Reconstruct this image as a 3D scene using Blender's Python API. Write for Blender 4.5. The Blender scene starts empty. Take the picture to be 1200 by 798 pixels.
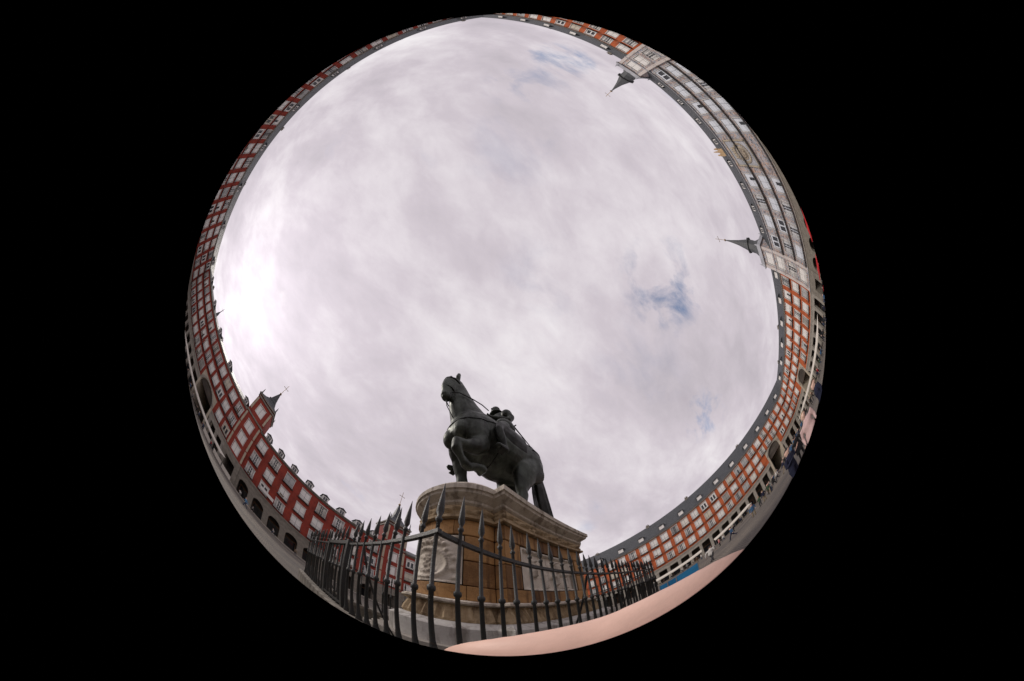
import bpy, bmesh, math, random
from mathutils import Vector, Matrix, Euler
random.seed(11)
sc = bpy.context.scene
COL = sc.collection
PI = math.pi
R = math.radians

# ------------------------------------------------------------------ camera
CAMX, CAMY, CAMZ = 6.1494, 3.0292, 1.6
cam = bpy.data.cameras.new('camera')
cam.type = 'PANO'
cam.panorama_type = 'FISHEYE_LENS_POLYNOMIAL'
cam.sensor_width = 36.0
cam.fisheye_polynomial_k0 = 0.0
for i, a in enumerate((0.356790, 0.0147403, -0.0331105, 0.00901246), 1):
    setattr(cam, 'fisheye_polynomial_k%d' % i, -a / 3.0 ** i)
cam.fisheye_fov = R(182.4)
cam.shift_x = 7.2 / 1200
cam.shift_y = -10.2 / 1200
cam.clip_start = 0.005
cam.clip_end = 3000
camera = bpy.data.objects.new('camera', cam)
COL.objects.link(camera)
rt = Vector((-0.6484334, 0.7603402, -0.0376426))
up = Vector((0.7180927, 0.6273227, 0.3013455))
bk = Vector((0.2527391, 0.1683716, -0.9527717))
m = Matrix((rt, up, bk)).transposed().to_4x4()
m.translation = (CAMX, CAMY, CAMZ)
camera.matrix_world = m
sc.camera = camera

# ------------------------------------------------------------------ sun and sky
SUN_AZ, SUN_EL = R(147), R(36)                       # azimuth clockwise from north (+Y)
SDIR = Vector((math.sin(SUN_AZ) * math.cos(SUN_EL), math.cos(SUN_AZ) * math.cos(SUN_EL), math.sin(SUN_EL)))
sl = bpy.data.lights.new('sun', 'SUN')
sl.energy = 1.5
sl.angle = R(14)
sl.color = (1.0, 0.93, 0.84)
sun = bpy.data.objects.new('sun', sl)
COL.objects.link(sun)
sun.rotation_euler = SDIR.to_track_quat('Z', 'Y').to_euler()

world = bpy.data.worlds.new('World')
sc.world = world
world.use_nodes = True
nt = world.node_tree
nt.nodes.clear()
def N(t, kind, **kw):
    n = t.nodes.new(kind)
    for k, v in kw.items():
        setattr(n, k, v)
    return n
def mathn(t, op, a, b=None, clamp=False):
    n = N(t, 'ShaderNodeMath', operation=op)
    n.use_clamp = clamp
    for i, v in enumerate((a, b)):
        if v is None:
            continue
        if isinstance(v, (int, float)):
            n.inputs[i].default_value = v
        else:
            t.links.new(v, n.inputs[i])
    return n.outputs[0]
def ramp(t, fac, stops, interp='LINEAR'):
    n = N(t, 'ShaderNodeValToRGB')
    n.color_ramp.interpolation = interp
    el = n.color_ramp.elements
    while len(el) < len(stops):
        el.new(0.5)
    for e, (p, c) in zip(el, stops):
        e.position = p
        e.color = (c[0], c[1], c[2], 1) if not isinstance(c, (int, float)) else (c, c, c, 1)
    t.links.new(fac, n.inputs[0])
    return n.outputs[0]
out = N(nt, 'ShaderNodeOutputWorld')
sky = N(nt, 'ShaderNodeTexSky', sky_type='NISHITA')
sky.sun_disc = False
sky.sun_elevation = SUN_EL
sky.sun_rotation = SUN_AZ
bg_sky = N(nt, 'ShaderNodeBackground')
bg_sky.inputs[1].default_value = 0.15
nt.links.new(sky.outputs[0], bg_sky.inputs[0])
tc = N(nt, 'ShaderNodeTexCoord')
sep = N(nt, 'ShaderNodeSeparateXYZ')
nt.links.new(tc.outputs['Generated'], sep.inputs[0])
zz = mathn(nt, 'ADD', mathn(nt, 'MAXIMUM', sep.outputs[2], 0.0), 0.32)
cmb = N(nt, 'ShaderNodeCombineXYZ')
nt.links.new(mathn(nt, 'DIVIDE', sep.outputs[0], zz), cmb.inputs[0])
nt.links.new(mathn(nt, 'DIVIDE', sep.outputs[1], zz), cmb.inputs[1])
def noise(t, vec, scale, detail=5, rough=0.55, dist=0.0, w=None, stretch=None, rot=0.0, off=(0, 0, 0)):
    mp = N(t, 'ShaderNodeMapping')
    mp.inputs['Scale'].default_value = stretch or (1, 1, 1)
    mp.inputs['Rotation'].default_value = (0, 0, rot)
    mp.inputs['Location'].default_value = off
    t.links.new(vec, mp.inputs[0])
    n = N(t, 'ShaderNodeTexNoise')
    n.inputs['Scale'].default_value = scale
    n.inputs['Detail'].default_value = detail
    n.inputs['Roughness'].default_value = rough
    n.inputs['Distortion'].default_value = dist
    t.links.new(mp.outputs[0], n.inputs[0])
    return n.outputs[0]
big = noise(nt, cmb.outputs[0], 0.95, 8, 0.5, 0.0, off=(3.1, 1.7, 0), rot=0.5)
fine = noise(nt, cmb.outputs[0], 1.7, 9, 0.56, 0.15, stretch=(1, 1.7, 1), rot=0.7, off=(7, 2, 0))
gap = noise(nt, cmb.outputs[0], 1.9, 6, 0.55, 0.3, off=(1.35, 4.3, 0), stretch=(1, 1.5, 1), rot=-0.4)
wisp = noise(nt, cmb.outputs[0], 6.5, 8, 0.62, 0.3, stretch=(1, 1.6, 1), rot=0.4, off=(2, 9, 0))
dens = mathn(nt, 'ADD', mathn(nt, 'ADD', mathn(nt, 'MULTIPLY', big, 0.42), mathn(nt, 'MULTIPLY', fine, 0.38)), mathn(nt, 'MULTIPLY', wisp, 0.20))
ccol = ramp(nt, dens, [(0.34, (0.82, 0.785, 0.80)), (0.44, (0.68, 0.63, 0.665)), (0.52, (0.565, 0.51, 0.555)), (0.60, (0.49, 0.445, 0.485)), (0.70, (0.42, 0.375, 0.415))])
# the thinner cloud in front of the sun
dotp = N(nt, 'ShaderNodeVectorMath', operation='DOT_PRODUCT')
dotp.inputs[1].default_value = Vector((math.sin(R(143)) * math.cos(R(33)), math.cos(R(143)) * math.cos(R(33)), math.sin(R(33))))
nt.links.new(tc.outputs['Generated'], dotp.inputs[0])
glow = mathn(nt, 'POWER', mathn(nt, 'MAXIMUM', dotp.outputs[1], 0.0), 9.0)
glow2 = mathn(nt, 'MULTIPLY', mathn(nt, 'POWER', mathn(nt, 'MAXIMUM', dotp.outputs[1], 0.0), 45.0), ramp(nt, fine, [(0.4, 1.0), (0.62, 0.45)]))
stren = mathn(nt, 'ADD', mathn(nt, 'ADD', 1.0, mathn(nt, 'MULTIPLY', glow, 0.42)), mathn(nt, 'MULTIPLY', glow2, 0.62))
bg_cloud = N(nt, 'ShaderNodeBackground')
nt.links.new(ccol, bg_cloud.inputs[0])
nt.links.new(stren, bg_cloud.inputs[1])
# thin places in the cloud where blue shows, ragged by noise
nzv = N(nt, 'ShaderNodeTexNoise'); nzv.inputs['Scale'].default_value = 6.0; nzv.inputs['Detail'].default_value = 9; nzv.inputs['Roughness'].default_value = .68
nt.links.new(tc.outputs['Generated'], nzv.inputs[0])
vs = N(nt, 'ShaderNodeVectorMath', operation='SUBTRACT'); vs.inputs[1].default_value = (.5, .5, .5); nt.links.new(nzv.outputs['Color'], vs.inputs[0])
vm = N(nt, 'ShaderNodeVectorMath', operation='SCALE'); vm.inputs['Scale'].default_value = .22; nt.links.new(vs.outputs[0], vm.inputs[0])
va = N(nt, 'ShaderNodeVectorMath', operation='ADD'); nt.links.new(tc.outputs['Generated'], va.inputs[0]); nt.links.new(vm.outputs[0], va.inputs[1])
vn = N(nt, 'ShaderNodeVectorMath', operation='NORMALIZE'); nt.links.new(va.outputs[0], vn.inputs[0])
thin = None
for dv, rad, am in (((-.40, .41, .82), 9, .75), ((-.483, .398, .78), 10, 1.0), ((.42, .484, .768), 9, .6), ((.445, .664, .601), 8, .9), ((-.799, .242, .551), 6, 1.0), ((-.201, .097, .975), 14, .2), ((.25, .30, .92), 12, .2), ((-.62, .15, .77), 12, .2)):
    dn_ = N(nt, 'ShaderNodeVectorMath', operation='DOT_PRODUCT'); dn_.inputs[1].default_value = Vector(dv).normalized(); nt.links.new(vn.outputs[0], dn_.inputs[0])
    mr = N(nt, 'ShaderNodeMapRange', interpolation_type='SMOOTHSTEP')
    mr.inputs['From Min'].default_value = math.cos(R(rad)); mr.inputs['From Max'].default_value = math.cos(R(rad * .15)); mr.inputs['To Max'].default_value = am
    nt.links.new(dn_.outputs[1], mr.inputs['Value'])
    thin = mr.outputs[0] if thin is None else mathn(nt, 'MAXIMUM', thin, mr.outputs[0])
thin = mathn(nt, 'MULTIPLY', thin, ramp(nt, noise(nt, cmb.outputs[0], 4.2, 9, 0.62, 0.4, stretch=(1, 1.8, 1), rot=0.9, off=(5, 3, 0)), [(.46, 0.0), (.66, .85)]))
cover = mathn(nt, 'SUBTRACT', ramp(nt, gap, [(0.62, 1.0), (0.78, 0.55)], 'EASE'), thin, True)
mixs = N(nt, 'ShaderNodeMixShader')
nt.links.new(cover, mixs.inputs[0])
nt.links.new(bg_sky.outputs[0], mixs.inputs[1])
nt.links.new(bg_cloud.outputs[0], mixs.inputs[2])
nt.links.new(mixs.outputs[0], out.inputs[0])

sc.view_settings.view_transform = 'Standard'
sc.view_settings.look = 'None'
sc.view_settings.exposure = 0.16
sc.view_settings.gamma = 1.0
sc.render.film_transparent = False
sc.cycles.max_bounces = 6

# ------------------------------------------------------------------ materials
MATS = {}
def mat(name, base, rough=0.7, metal=0.0, var=0.0, scale=3.0, col2=None, bump=0.0, bscale=20.0, spec=0.4, stretch=None, detail=6, lo=0.35, hi=0.68):
    if name in MATS:
        return MATS[name]
    mt = bpy.data.materials.new(name)
    mt.use_nodes = True
    t = mt.node_tree
    b = t.nodes['Principled BSDF']
    b.inputs['Base Color'].default_value = (*base, 1)
    b.inputs['Roughness'].default_value = rough
    b.inputs['Metallic'].default_value = metal
    b.inputs['Specular IOR Level'].default_value = spec
    mt.diffuse_color = (*base, 1)
    if var or col2:
        co = N(t, 'ShaderNodeTexCoord').outputs['Object']
        nz = noise(t, co, scale, detail, 0.6, 0.2, stretch=stretch)
        c2 = col2 or tuple(c * (1 - var) for c in base)
        t.links.new(ramp(t, nz, [(lo, c2), (hi, base)]), b.inputs['Base Color'])
    if bump:
        co = N(t, 'ShaderNodeTexCoord').outputs['Object']
        nb = noise(t, co, bscale, 6, 0.65)
        bp = N(t, 'ShaderNodeBump')
        bp.inputs['Strength'].default_value = bump
        bp.inputs['Distance'].default_value = 0.02
        t.links.new(nb, bp.inputs['Height'])
        t.links.new(bp.outputs[0], b.inputs['Normal'])
    MATS[name] = mt
    return mt
def brick_mat(name, c1, c2, mortar):
    mt = bpy.data.materials.new(name)
    mt.use_nodes = True
    t = mt.node_tree
    b = t.nodes['Principled BSDF']
    b.inputs['Roughness'].default_value = 0.85
    co = N(t, 'ShaderNodeTexCoord').outputs['Object']
    mp = N(t, 'ShaderNodeMapping')
    mp.inputs['Rotation'].default_value = (R(90), 0, 0)
    t.links.new(co, mp.inputs[0])
    br = N(t, 'ShaderNodeTexBrick')
    br.inputs['Scale'].default_value = 1.0
    br.inputs['Brick Width'].default_value = 0.28
    br.inputs['Row Height'].default_value = 0.075
    br.inputs['Mortar Size'].default_value = 0.008
    br.inputs['Color1'].default_value = (*c1, 1)
    br.inputs['Color2'].default_value = (*c2, 1)
    br.inputs['Mortar'].default_value = (*mortar, 1)
    t.links.new(mp.outputs[0], br.inputs[0])
    n1 = noise(t, co, 0.35, 6, 0.6)
    n2 = noise(t, co, 1.6, 6, 0.65, stretch=(1, 1, 0.25))
    f = mathn(t, 'ADD', mathn(t, 'MULTIPLY', n1, 0.6), mathn(t, 'MULTIPLY', n2, 0.4))
    mx = N(t, 'ShaderNodeMix', data_type='RGBA', blend_type='MULTIPLY')
    mx.inputs[0].default_value = 1.0
    t.links.new(br.outputs[0], mx.inputs[6])
    t.links.new(ramp(t, f, [(0.36, (0.58, 0.54, 0.54)), (0.52, (0.95, 0.93, 0.92)), (0.64, (1.1, 1.08, 1.02))]), mx.inputs[7])
    t.links.new(mx.outputs[2], b.inputs['Base Color'])
    MATS[name] = mt
    return mt

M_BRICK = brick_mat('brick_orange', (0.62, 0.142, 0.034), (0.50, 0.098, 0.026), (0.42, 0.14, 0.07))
M_BRICKSH = brick_mat('brick_shaded', (0.36, 0.042, 0.022), (0.28, 0.031, 0.017), (0.23, 0.06, 0.04))  # brick for the east and south sides, their shade put into the colour
M_GRAN = mat('granite', (0.40, 0.37, 0.32), 0.85, var=0.35, scale=1.3, bump=0.3)
M_GRAND = mat('granite_dark', (0.27, 0.245, 0.205), 0.85, var=0.35, scale=1.3, bump=0.3)
M_STUCCO = mat('cream_stucco', (0.52, 0.46, 0.36), 0.85, var=0.25, scale=0.8)
M_SLATE = mat('slate', (0.085, 0.092, 0.098), 0.55, var=0.5, scale=2.4, stretch=(1, 1, 3))
def slate_courses(mt):
    t = mt.node_tree; b = t.nodes['Principled BSDF']
    co = N(t, 'ShaderNodeTexCoord').outputs['Object']
    mp = N(t, 'ShaderNodeMapping'); mp.inputs['Rotation'].default_value = (R(90), 0, 0); t.links.new(co, mp.inputs[0])
    br = N(t, 'ShaderNodeTexBrick')
    br.inputs['Brick Width'].default_value = .34; br.inputs['Row Height'].default_value = .3; br.inputs['Mortar Size'].default_value = .02; br.inputs['Scale'].default_value = 1
    br.inputs['Color1'].default_value = (1.1, 1.1, 1.1, 1); br.inputs['Color2'].default_value = (.7, .72, .75, 1); br.inputs['Mortar'].default_value = (.3, .3, .3, 1)
    t.links.new(mp.outputs[0], br.inputs[0])
    old = b.inputs['Base Color'].links[0].from_socket
    mx = N(t, 'ShaderNodeMix', data_type='RGBA', blend_type='MULTIPLY'); mx.inputs[0].default_value = 1
    t.links.new(old, mx.inputs[6]); t.links.new(br.outputs[0], mx.inputs[7]); t.links.new(mx.outputs[2], b.inputs['Base Color'])
    bp = N(t, 'ShaderNodeBump'); bp.invert = True; bp.inputs['Strength'].default_value = .6; bp.inputs['Distance'].default_value = .03
    t.links.new(br.outputs[1], bp.inputs['Height']); t.links.new(bp.outputs[0], b.inputs['Normal'])
slate_courses(M_SLATE)
M_LEAD = mat('lead', (0.085, 0.09, 0.092), 0.5, var=0.4, scale=2)
M_WHITE = mat('white_paint', (0.76, 0.74, 0.70), 0.55, var=0.12, scale=1.2)
M_SHUT = mat('shutter_paint', (0.86, 0.84, 0.80), 0.6, var=0.10, scale=0.9)
M_SHUT2 = mat('shutter_paint_grey', (0.56, 0.55, 0.53), 0.6, var=0.2, scale=0.9)
M_IRON = mat('wrought_iron', (0.020, 0.022, 0.021), 0.5, metal=0.1, col2=(.038, .026, .018), scale=14, spec=0.5, bump=.35, bscale=60, lo=.30, hi=.46)
M_BALC = mat('balcony_iron', (0.085, 0.088, 0.085), 0.55, var=0.3, scale=3)
M_GLASS = mat('window_glass', (0.03, 0.034, 0.04), 0.08, spec=0.6)
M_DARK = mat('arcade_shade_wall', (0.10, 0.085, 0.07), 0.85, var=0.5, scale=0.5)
M_FLOOR = None

def ground_mat():
    mt = bpy.data.materials.new('granite_setts')
    mt.use_nodes = True
    t = mt.node_tree
    b = t.nodes['Principled BSDF']
    b.inputs['Roughness'].default_value = 0.8
    co = N(t, 'ShaderNodeTexCoord').outputs['Object']
    br = N(t, 'ShaderNodeTexBrick')
    br.inputs['Brick Width'].default_value = 0.17
    br.inputs['Row Height'].default_value = 0.10
    br.inputs['Mortar Size'].default_value = 0.012
    br.inputs['Scale'].default_value = 1.0
    br.inputs['Color1'].default_value = (0.155, 0.14, 0.12, 1)
    br.inputs['Color2'].default_value = (0.105, 0.098, 0.088, 1)
    br.inputs['Mortar'].default_value = (0.05, 0.045, 0.039, 1)
    t.links.new(co, br.inputs[0])
    n1 = noise(t, co, 0.16, 7, 0.6)
    mx = N(t, 'ShaderNodeMix', data_type='RGBA', blend_type='MULTIPLY')
    mx.inputs[0].default_value = 1.0
    t.links.new(br.outputs[0], mx.inputs[6])
    t.links.new(ramp(t, n1, [(0.35, (0.55, 0.55, 0.56)), (0.65, (1.4, 1.32, 1.2))]), mx.inputs[7])
    t.links.new(mx.outputs[2], b.inputs['Base Color'])
    bp = N(t, 'ShaderNodeBump')
    bp.inputs['Strength'].default_value = 0.5
    bp.inputs['Distance'].default_value = 0.01
    t.links.new(br.outputs[1], bp.inputs['Height'])
    bp.invert = True
    t.links.new(bp.outputs[0], b.inputs['Normal'])
    return mt

# ------------------------------------------------------------------ mesh helpers
class MB:
    """collects faces, builds one mesh"""
    def __init__(s):
        s.v = []; s.f = []; s.mi = []
    def face(s, pts, mi=0):
        b = len(s.v)
        s.v += [tuple(p) for p in pts]
        s.f.append(tuple(range(b, b + len(pts)))); s.mi.append(mi)
    def box(s, x0, x1, y0, y1, z0, z1, mi=0, skip=''):
        b = len(s.v)
        s.v += [(x0, y0, z0), (x1, y0, z0), (x1, y1, z0), (x0, y1, z0), (x0, y0, z1), (x1, y0, z1), (x1, y1, z1), (x0, y1, z1)]
        for k, q in (('b', (0, 3, 2, 1)), ('t', (4, 5, 6, 7)), ('f', (0, 1, 5, 4)), ('r', (1, 2, 6, 5)), ('k', (2, 3, 7, 6)), ('l', (3, 0, 4, 7))):
            if k not in skip:
                s.f.append(tuple(b + i for i in q)); s.mi.append(mi)
        return s
    def bar(s, p, q, r, n=6, mi=0, r2=None):
        p, q = Vector(p), Vector(q)
        s.tube([p, q], [(r, r), (r2 or r, r2 or r)], n, mi)
        return s
    def tube(s, pts, rad, n=10, mi=0, side=None, caps=True):
        """elliptical tube through pts; rad = (in-plane, lateral); side = lateral axis"""
        pts = [Vector(p) for p in pts]
        b = len(s.v)
        k = len(pts)
        for i, p in enumerate(pts):
            d = (pts[min(i + 1, k - 1)] - pts[max(i - 1, 0)])
            d = d.normalized() if d.length > 1e-9 else Vector((0, 0, 1))
            sd = Vector(side) if side else (Vector((0, 1, 0)) if abs(d.y) < 0.9 else Vector((1, 0, 0)))
            u = sd.cross(d)
            u = u.normalized()
            w = d.cross(u).normalized()
            ra, rb = rad[i] if not isinstance(rad[i], (int, float)) else (rad[i], rad[i])
            for j in range(n):
                a = 2 * PI * j / n
                s.v.append(tuple(p + u * math.cos(a) * ra + w * math.sin(a) * rb))
        for i in range(k - 1):
            for j in range(n):
                a0 = b + i * n + j; a1 = b + i * n + (j + 1) % n
                s.f.append((a0, a1, a1 + n, a0 + n)); s.mi.append(mi)
        if caps:
            s.f.append(tuple(b + j for j in reversed(range(n)))); s.mi.append(mi)
            s.f.append(tuple(b + (k - 1) * n + j for j in range(n))); s.mi.append(mi)
        return s
    def ell(s, c, r, n=12, m=8, mi=0, rot=None):
        c = Vector(c)
        b = len(s.v)
        for i in range(1, m):
            t = PI * i / m
            for j in range(n):
                a = 2 * PI * j / n
                p = Vector((math.sin(t) * math.cos(a) * r[0], math.sin(t) * math.sin(a) * r[1], math.cos(t) * r[2]))
                if rot: p = rot @ p
                s.v.append(tuple(c + p))
        pt = Vector((0, 0, r[2])); pb = Vector((0, 0, -r[2]))
        if rot: pt = rot @ pt; pb = rot @ pb
        s.v += [tuple(c + pt), tuple(c + pb)]
        T, B = b + (m - 1) * n, b + (m - 1) * n + 1
        for j in range(n):
            s.f.append((T, b + j, b + (j + 1) % n)); s.mi.append(mi)
            e = b + (m - 2) * n
            s.f.append((B, e + (j + 1) % n, e + j)); s.mi.append(mi)
            for i in range(m - 2):
                q = b + i * n
                s.f.append((q + j, q + n + j, q + n + (j + 1) % n, q + (j + 1) % n)); s.mi.append(mi)
        return s
    def lathe(s, prof, n=8, mi=0, c=(0, 0), sq=False, caps=True):
        b = len(s.v)
        off = PI / 4 if sq else 0
        for r, z in prof:
            for j in range(n):
                a = 2 * PI * j / n + off
                s.v.append((c[0] + r * math.cos(a), c[1] + r * math.sin(a), z))
        for i in range(len(prof) - 1):
            for j in range(n):
                a0 = b + i * n + j; a1 = b + i * n + (j + 1) % n
                s.f.append((a0, a1, a1 + n, a0 + n)); s.mi.append(mi)
        if caps:
            s.f.append(tuple(b + j for j in reversed(range(n)))); s.mi.append(mi)
            e = b + (len(prof) - 1) * n
            s.f.append(tuple(e + j for j in range(n))); s.mi.append(mi)
        return s
    def loft(s, rings, mi=0, caps=True):
        b = len(s.v); n = len(rings[0])
        for r in rings:
            s.v += [tuple(p) for p in r]
        for i in range(len(rings) - 1):
            for j in range(n):
                a0 = b + i * n + j; a1 = b + i * n + (j + 1) % n
                s.f.append((a0, a1, a1 + n, a0 + n)); s.mi.append(mi)
        if caps:
            s.f.append(tuple(b + j for j in reversed(range(n)))); s.mi.append(mi)
            e = b + (len(rings) - 1) * n
            s.f.append(tuple(e + j for j in range(n))); s.mi.append(mi)
        return s
    def mesh(s, name, mats, smooth=False):
        me = bpy.data.meshes.new(name)
        me.from_pydata(s.v, [], s.f)
        for mm in (mats if isinstance(mats, (list, tuple)) else [mats]):
            me.materials.append(mm)
        if len(me.materials) > 1:
            me.polygons.foreach_set('material_index', s.mi)
        if smooth:
            me.polygons.foreach_set('use_smooth', [True] * len(me.polygons))
        me.update()
        return me

def put(name, me, parent=None, loc=(0, 0, 0), rot=None, kind=None, label=None, cat=None, group=None, scale=None):
    o = bpy.data.objects.new(name, me)
    COL.objects.link(o)
    o.location = loc
    if rot is not None:
        o.rotation_euler = rot if not isinstance(rot, (int, float)) else (0, 0, rot)
    if scale is not None:
        o.scale = scale
    if parent is not None:
        o.parent = parent
    if kind: o['kind'] = kind
    if label: o['label'] = label
    if cat: o['category'] = cat
    if group: o['group'] = group
    return o
def thing(name, label, cat, loc=(0, 0, 0), rz=0.0, group=None):
    return put(name, None, None, loc, rz, None, label, cat, group)

def remeshed(mb, voxel, smooth=4, name='body', mats=None, dec=None):
    """overlapping closed shapes -> one continuous smoothed surface"""
    me = mb.mesh(name + '_raw', mats or [])
    o = bpy.data.objects.new(name + '_raw', me)
    COL.objects.link(o)
    md = o.modifiers.new('r', 'REMESH'); md.mode = 'VOXEL'; md.voxel_size = voxel; md.adaptivity = 0
    if smooth:
        ms = o.modifiers.new('s', 'SMOOTH'); ms.factor = 0.5; ms.iterations = smooth
    if dec:
        dm = o.modifiers.new('d', 'DECIMATE'); dm.ratio = dec
    dg = bpy.context.evaluated_depsgraph_get()
    res = bpy.data.meshes.new_from_object(o.evaluated_get(dg))
    res.name = name
    bpy.data.objects.remove(o); bpy.data.meshes.remove(me)
    res.materials.clear()
    for mm in (mats or []):
        res.materials.append(mm)
    res.polygons.foreach_set('use_smooth', [True] * len(res.polygons))
    res.polygons.foreach_set('material_index', [0] * len(res.polygons))
    return res

# ------------------------------------------------------------------ ground
g = MB()
g.face([(-900, -900, 0), (900, -900, 0), (900, 900, 0), (-900, 900, 0)])
put('ground', g.mesh('ground', ground_mat()), kind='structure', label='grey granite sett paving of the plaza')
M_PATH = mat('pale_paving', (0.36, 0.325, 0.27), 0.85, var=0.3, scale=0.6, bump=0.3)
for nm, x0, x1, y0, y1 in (('pavement', -64.5, 64.5, 38.0, 47), ('pavement', -64.5, 64.5, -47, -38.0), ('pavement', -64.5, -56.5, -38.0, 38.0), ('pavement', 56.5, 64.5, -38.0, 38.0)):
    mb = MB(); mb.face([(x0, y0, .004), (x1, y0, .004), (x1, y1, .004), (x0, y1, .004)])
    put(nm, mb.mesh('pavement', M_PATH), kind='structure')

# ------------------------------------------------------------------ buildings
def grid_wall(mb, x0, x1, z0, z1, holes, depth, mi=0, rmi=0, y=0.0):
    xs = sorted({x0, x1, *[h[0] for h in holes], *[h[1] for h in holes]})
    zs = sorted({z0, z1, *[h[2] for h in holes], *[h[3] for h in holes]})
    xs = [x for x in xs if x0 - 1e-6 <= x <= x1 + 1e-6]; zs = [z for z in zs if z0 - 1e-6 <= z <= z1 + 1e-6]
    for a, b in zip(xs, xs[1:]):
        cx = (a + b) / 2
        run = None
        for c, d in zip(zs, zs[1:]):
            cz = (c + d) / 2
            hole = any(h[0] < cx < h[1] and h[2] < cz < h[3] for h in holes)
            if not hole:
                mb.face([(a, y, c), (b, y, c), (b, y, d), (a, y, d)], mi)
    for h in holes:
        a, b, c, d = h[:4]
        c = max(c, z0); d = min(d, z1)
        mb.face([(a, y, c), (a, y + depth, c), (a, y + depth, d), (a, y, d)], rmi)
        mb.face([(b, y, c), (b, y, d), (b, y + depth, d), (b, y + depth, c)], rmi)
        mb.face([(a, y, d), (a, y + depth, d), (b, y + depth, d), (b, y, d)], rmi)
        mb.face([(a, y, c), (b, y, c), (b, y + depth, c), (a, y + depth, c)], rmi)

WIN = {}
M_TINT = [mat('blind_cream', (.66, .60, .49), .7, var=.15, scale=1), mat('blind_grey', (.50, .50, .49), .7, var=.2, scale=1), mat('blind_warm_white', (.82, .78, .70), .6, var=.1, scale=1), mat('blind_dim', (.38, .36, .33), .7, var=.2, scale=1)]
FB = []
def flowerbox():
    if not FB:
        mb = MB(); mb.box(-.45, .45, -.74, -.60, .3, .46, 1); r_ = random.Random(8)
        for i in range(14): mb.ell((r_.uniform(-.42, .42), -.67 + r_.uniform(-.07, .07), .52 + r_.uniform(-.05, .14)), (.1, .08, .1), 5, 4)
        FB.append(mb.mesh('flower_box', [mat('leaf_green', (.05, .09, .03), .8, var=.4, scale=9), mat('terracotta', (.30, .12, .06), .8)]))
    return FB[0]
def window_meshes(w, h, grey=False):
    key = (round(w, 2), round(h, 2), grey)
    if key in WIN:
        return WIN[key]
    # origin at the bottom middle of the opening, front = -y
    fr = MB(); t = 0.11
    for x0, x1, z0, z1 in ((-w / 2 - t, -w / 2, -.02, h + t), (w / 2, w / 2 + t, -.02, h + t), (-w / 2, w / 2, h, h + t)):
        fr.box(x0, x1, -.06, .14, z0, z1)
    fr.box(-w / 2 - t - .08, w / 2 + t + .08, -.14, .12, h + t, h + t + .12)
    frame = fr.mesh('window', M_WHITE)
    sh = {}
    lw = w / 2
    mb = MB()                                   # closed shutters with panels
    for s in (-1, 1):
        x0, x1 = (-lw + .02, -.025) if s < 0 else (.025, lw - .02)
        mb.box(x0, x1, .12, .18, 0, h)
        for z0, z1 in ((.12, h * .3), (h * .34, h * .64), (h * .68, h - .12)):
            mb.box(x0 + .12, x1 - .12, .095, .12, z0, z1)
    mb.box(-.03, .03, .19, .2, 0, h, 1)
    sh['closed'] = mb.mesh('shutter', [M_SHUT, M_GLASS])
    mb = MB()                                   # glazed doors with pale curtain behind, muntins
    mb.box(-lw, lw, .22, .24, 0, h, 2)
    mb.box(-lw * .30, lw * .30, .205, .22, .1, h - .1, 1)
    for x in (-lw + .06, -lw * .5, 0, lw * .5, lw - .06):
        mb.box(x - .05, x + .05, .13, .2, 0, h)
    for z in (.1, h * .33, h * .66, h - .06):
        mb.box(-lw, lw, .14, .195, z - .045, z + .045)
    sh['glazed'] = mb.mesh('glazed_door', [M_SHUT, M_GLASS, M_SHUT2])
    mb = MB()                                   # two dark leaves standing open in white frames
    mb.box(-lw, lw, .3, .32, 0, h, 1)
    for x in (-lw + .12, 0, lw - .12):
        mb.box(x - .13, x + .13, .1, .22, 0, h)
    mb.box(-lw, lw, .11, .215, 0, h * .22); mb.box(-lw, lw, .11, .215, h * .8, h)
    sh['open'] = mb.mesh('open_door', [M_SHUT, M_GLASS])
    mb = MB()
    mb.box(-lw, lw, .3, .32, 0, h, 1)
    for s in (-1, 1):                           # half open: one leaf closed
        pass
    mb.box(-lw + .02, -.02, .12, .18, 0, h)
    mb.box(lw * .45, lw - .02, .12, .18, 0, h)
    mb.box(-.02, lw * .45, .13, .2, h * .62, h)
    sh['ajar'] = mb.mesh('ajar_shutter', [M_SHUT, M_GLASS])
    # balcony: slab and iron railing
    bw = w / 2 + .34
    sl = MB(); sl.box(-bw, bw, -.62, -.001, -.14, -.02)
    for x in (-bw * .7, bw * .7):
        sl.face([(x - .05, -.5, -.14), (x + .05, -.5, -.14), (x + .05, -.001, -.5), (x - .05, -.001, -.5)])
        sl.face([(x - .05, -.5, -.14), (x - .05, -.001, -.5), (x - .05, -.001, -.14)])
        sl.face([(x + .05, -.5, -.14), (x + .05, -.001, -.14), (x + .05, -.001, -.5)])
    rl = MB()
    rl.box(-bw, bw, -.6, -.56, .92, .96); rl.box(-bw, bw, -.6, -.56, .08, .11)
    rl.box(-bw, -bw + .03, -.56, -.0, .92, .96); rl.box(bw - .03, bw, -.56, 0, .92, .96)
    n = 13
    for i in range(n):
        x = -bw + .02 + (2 * bw - .04) * i / (n - 1)
        rl.box(x - .013, x + .013, -.593, -.567, -.02, .92)
    WIN[key] = (frame, sh, sl.mesh('balcony', M_BALC), rl.mesh('railing', M_BALC))
    return WIN[key]

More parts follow.
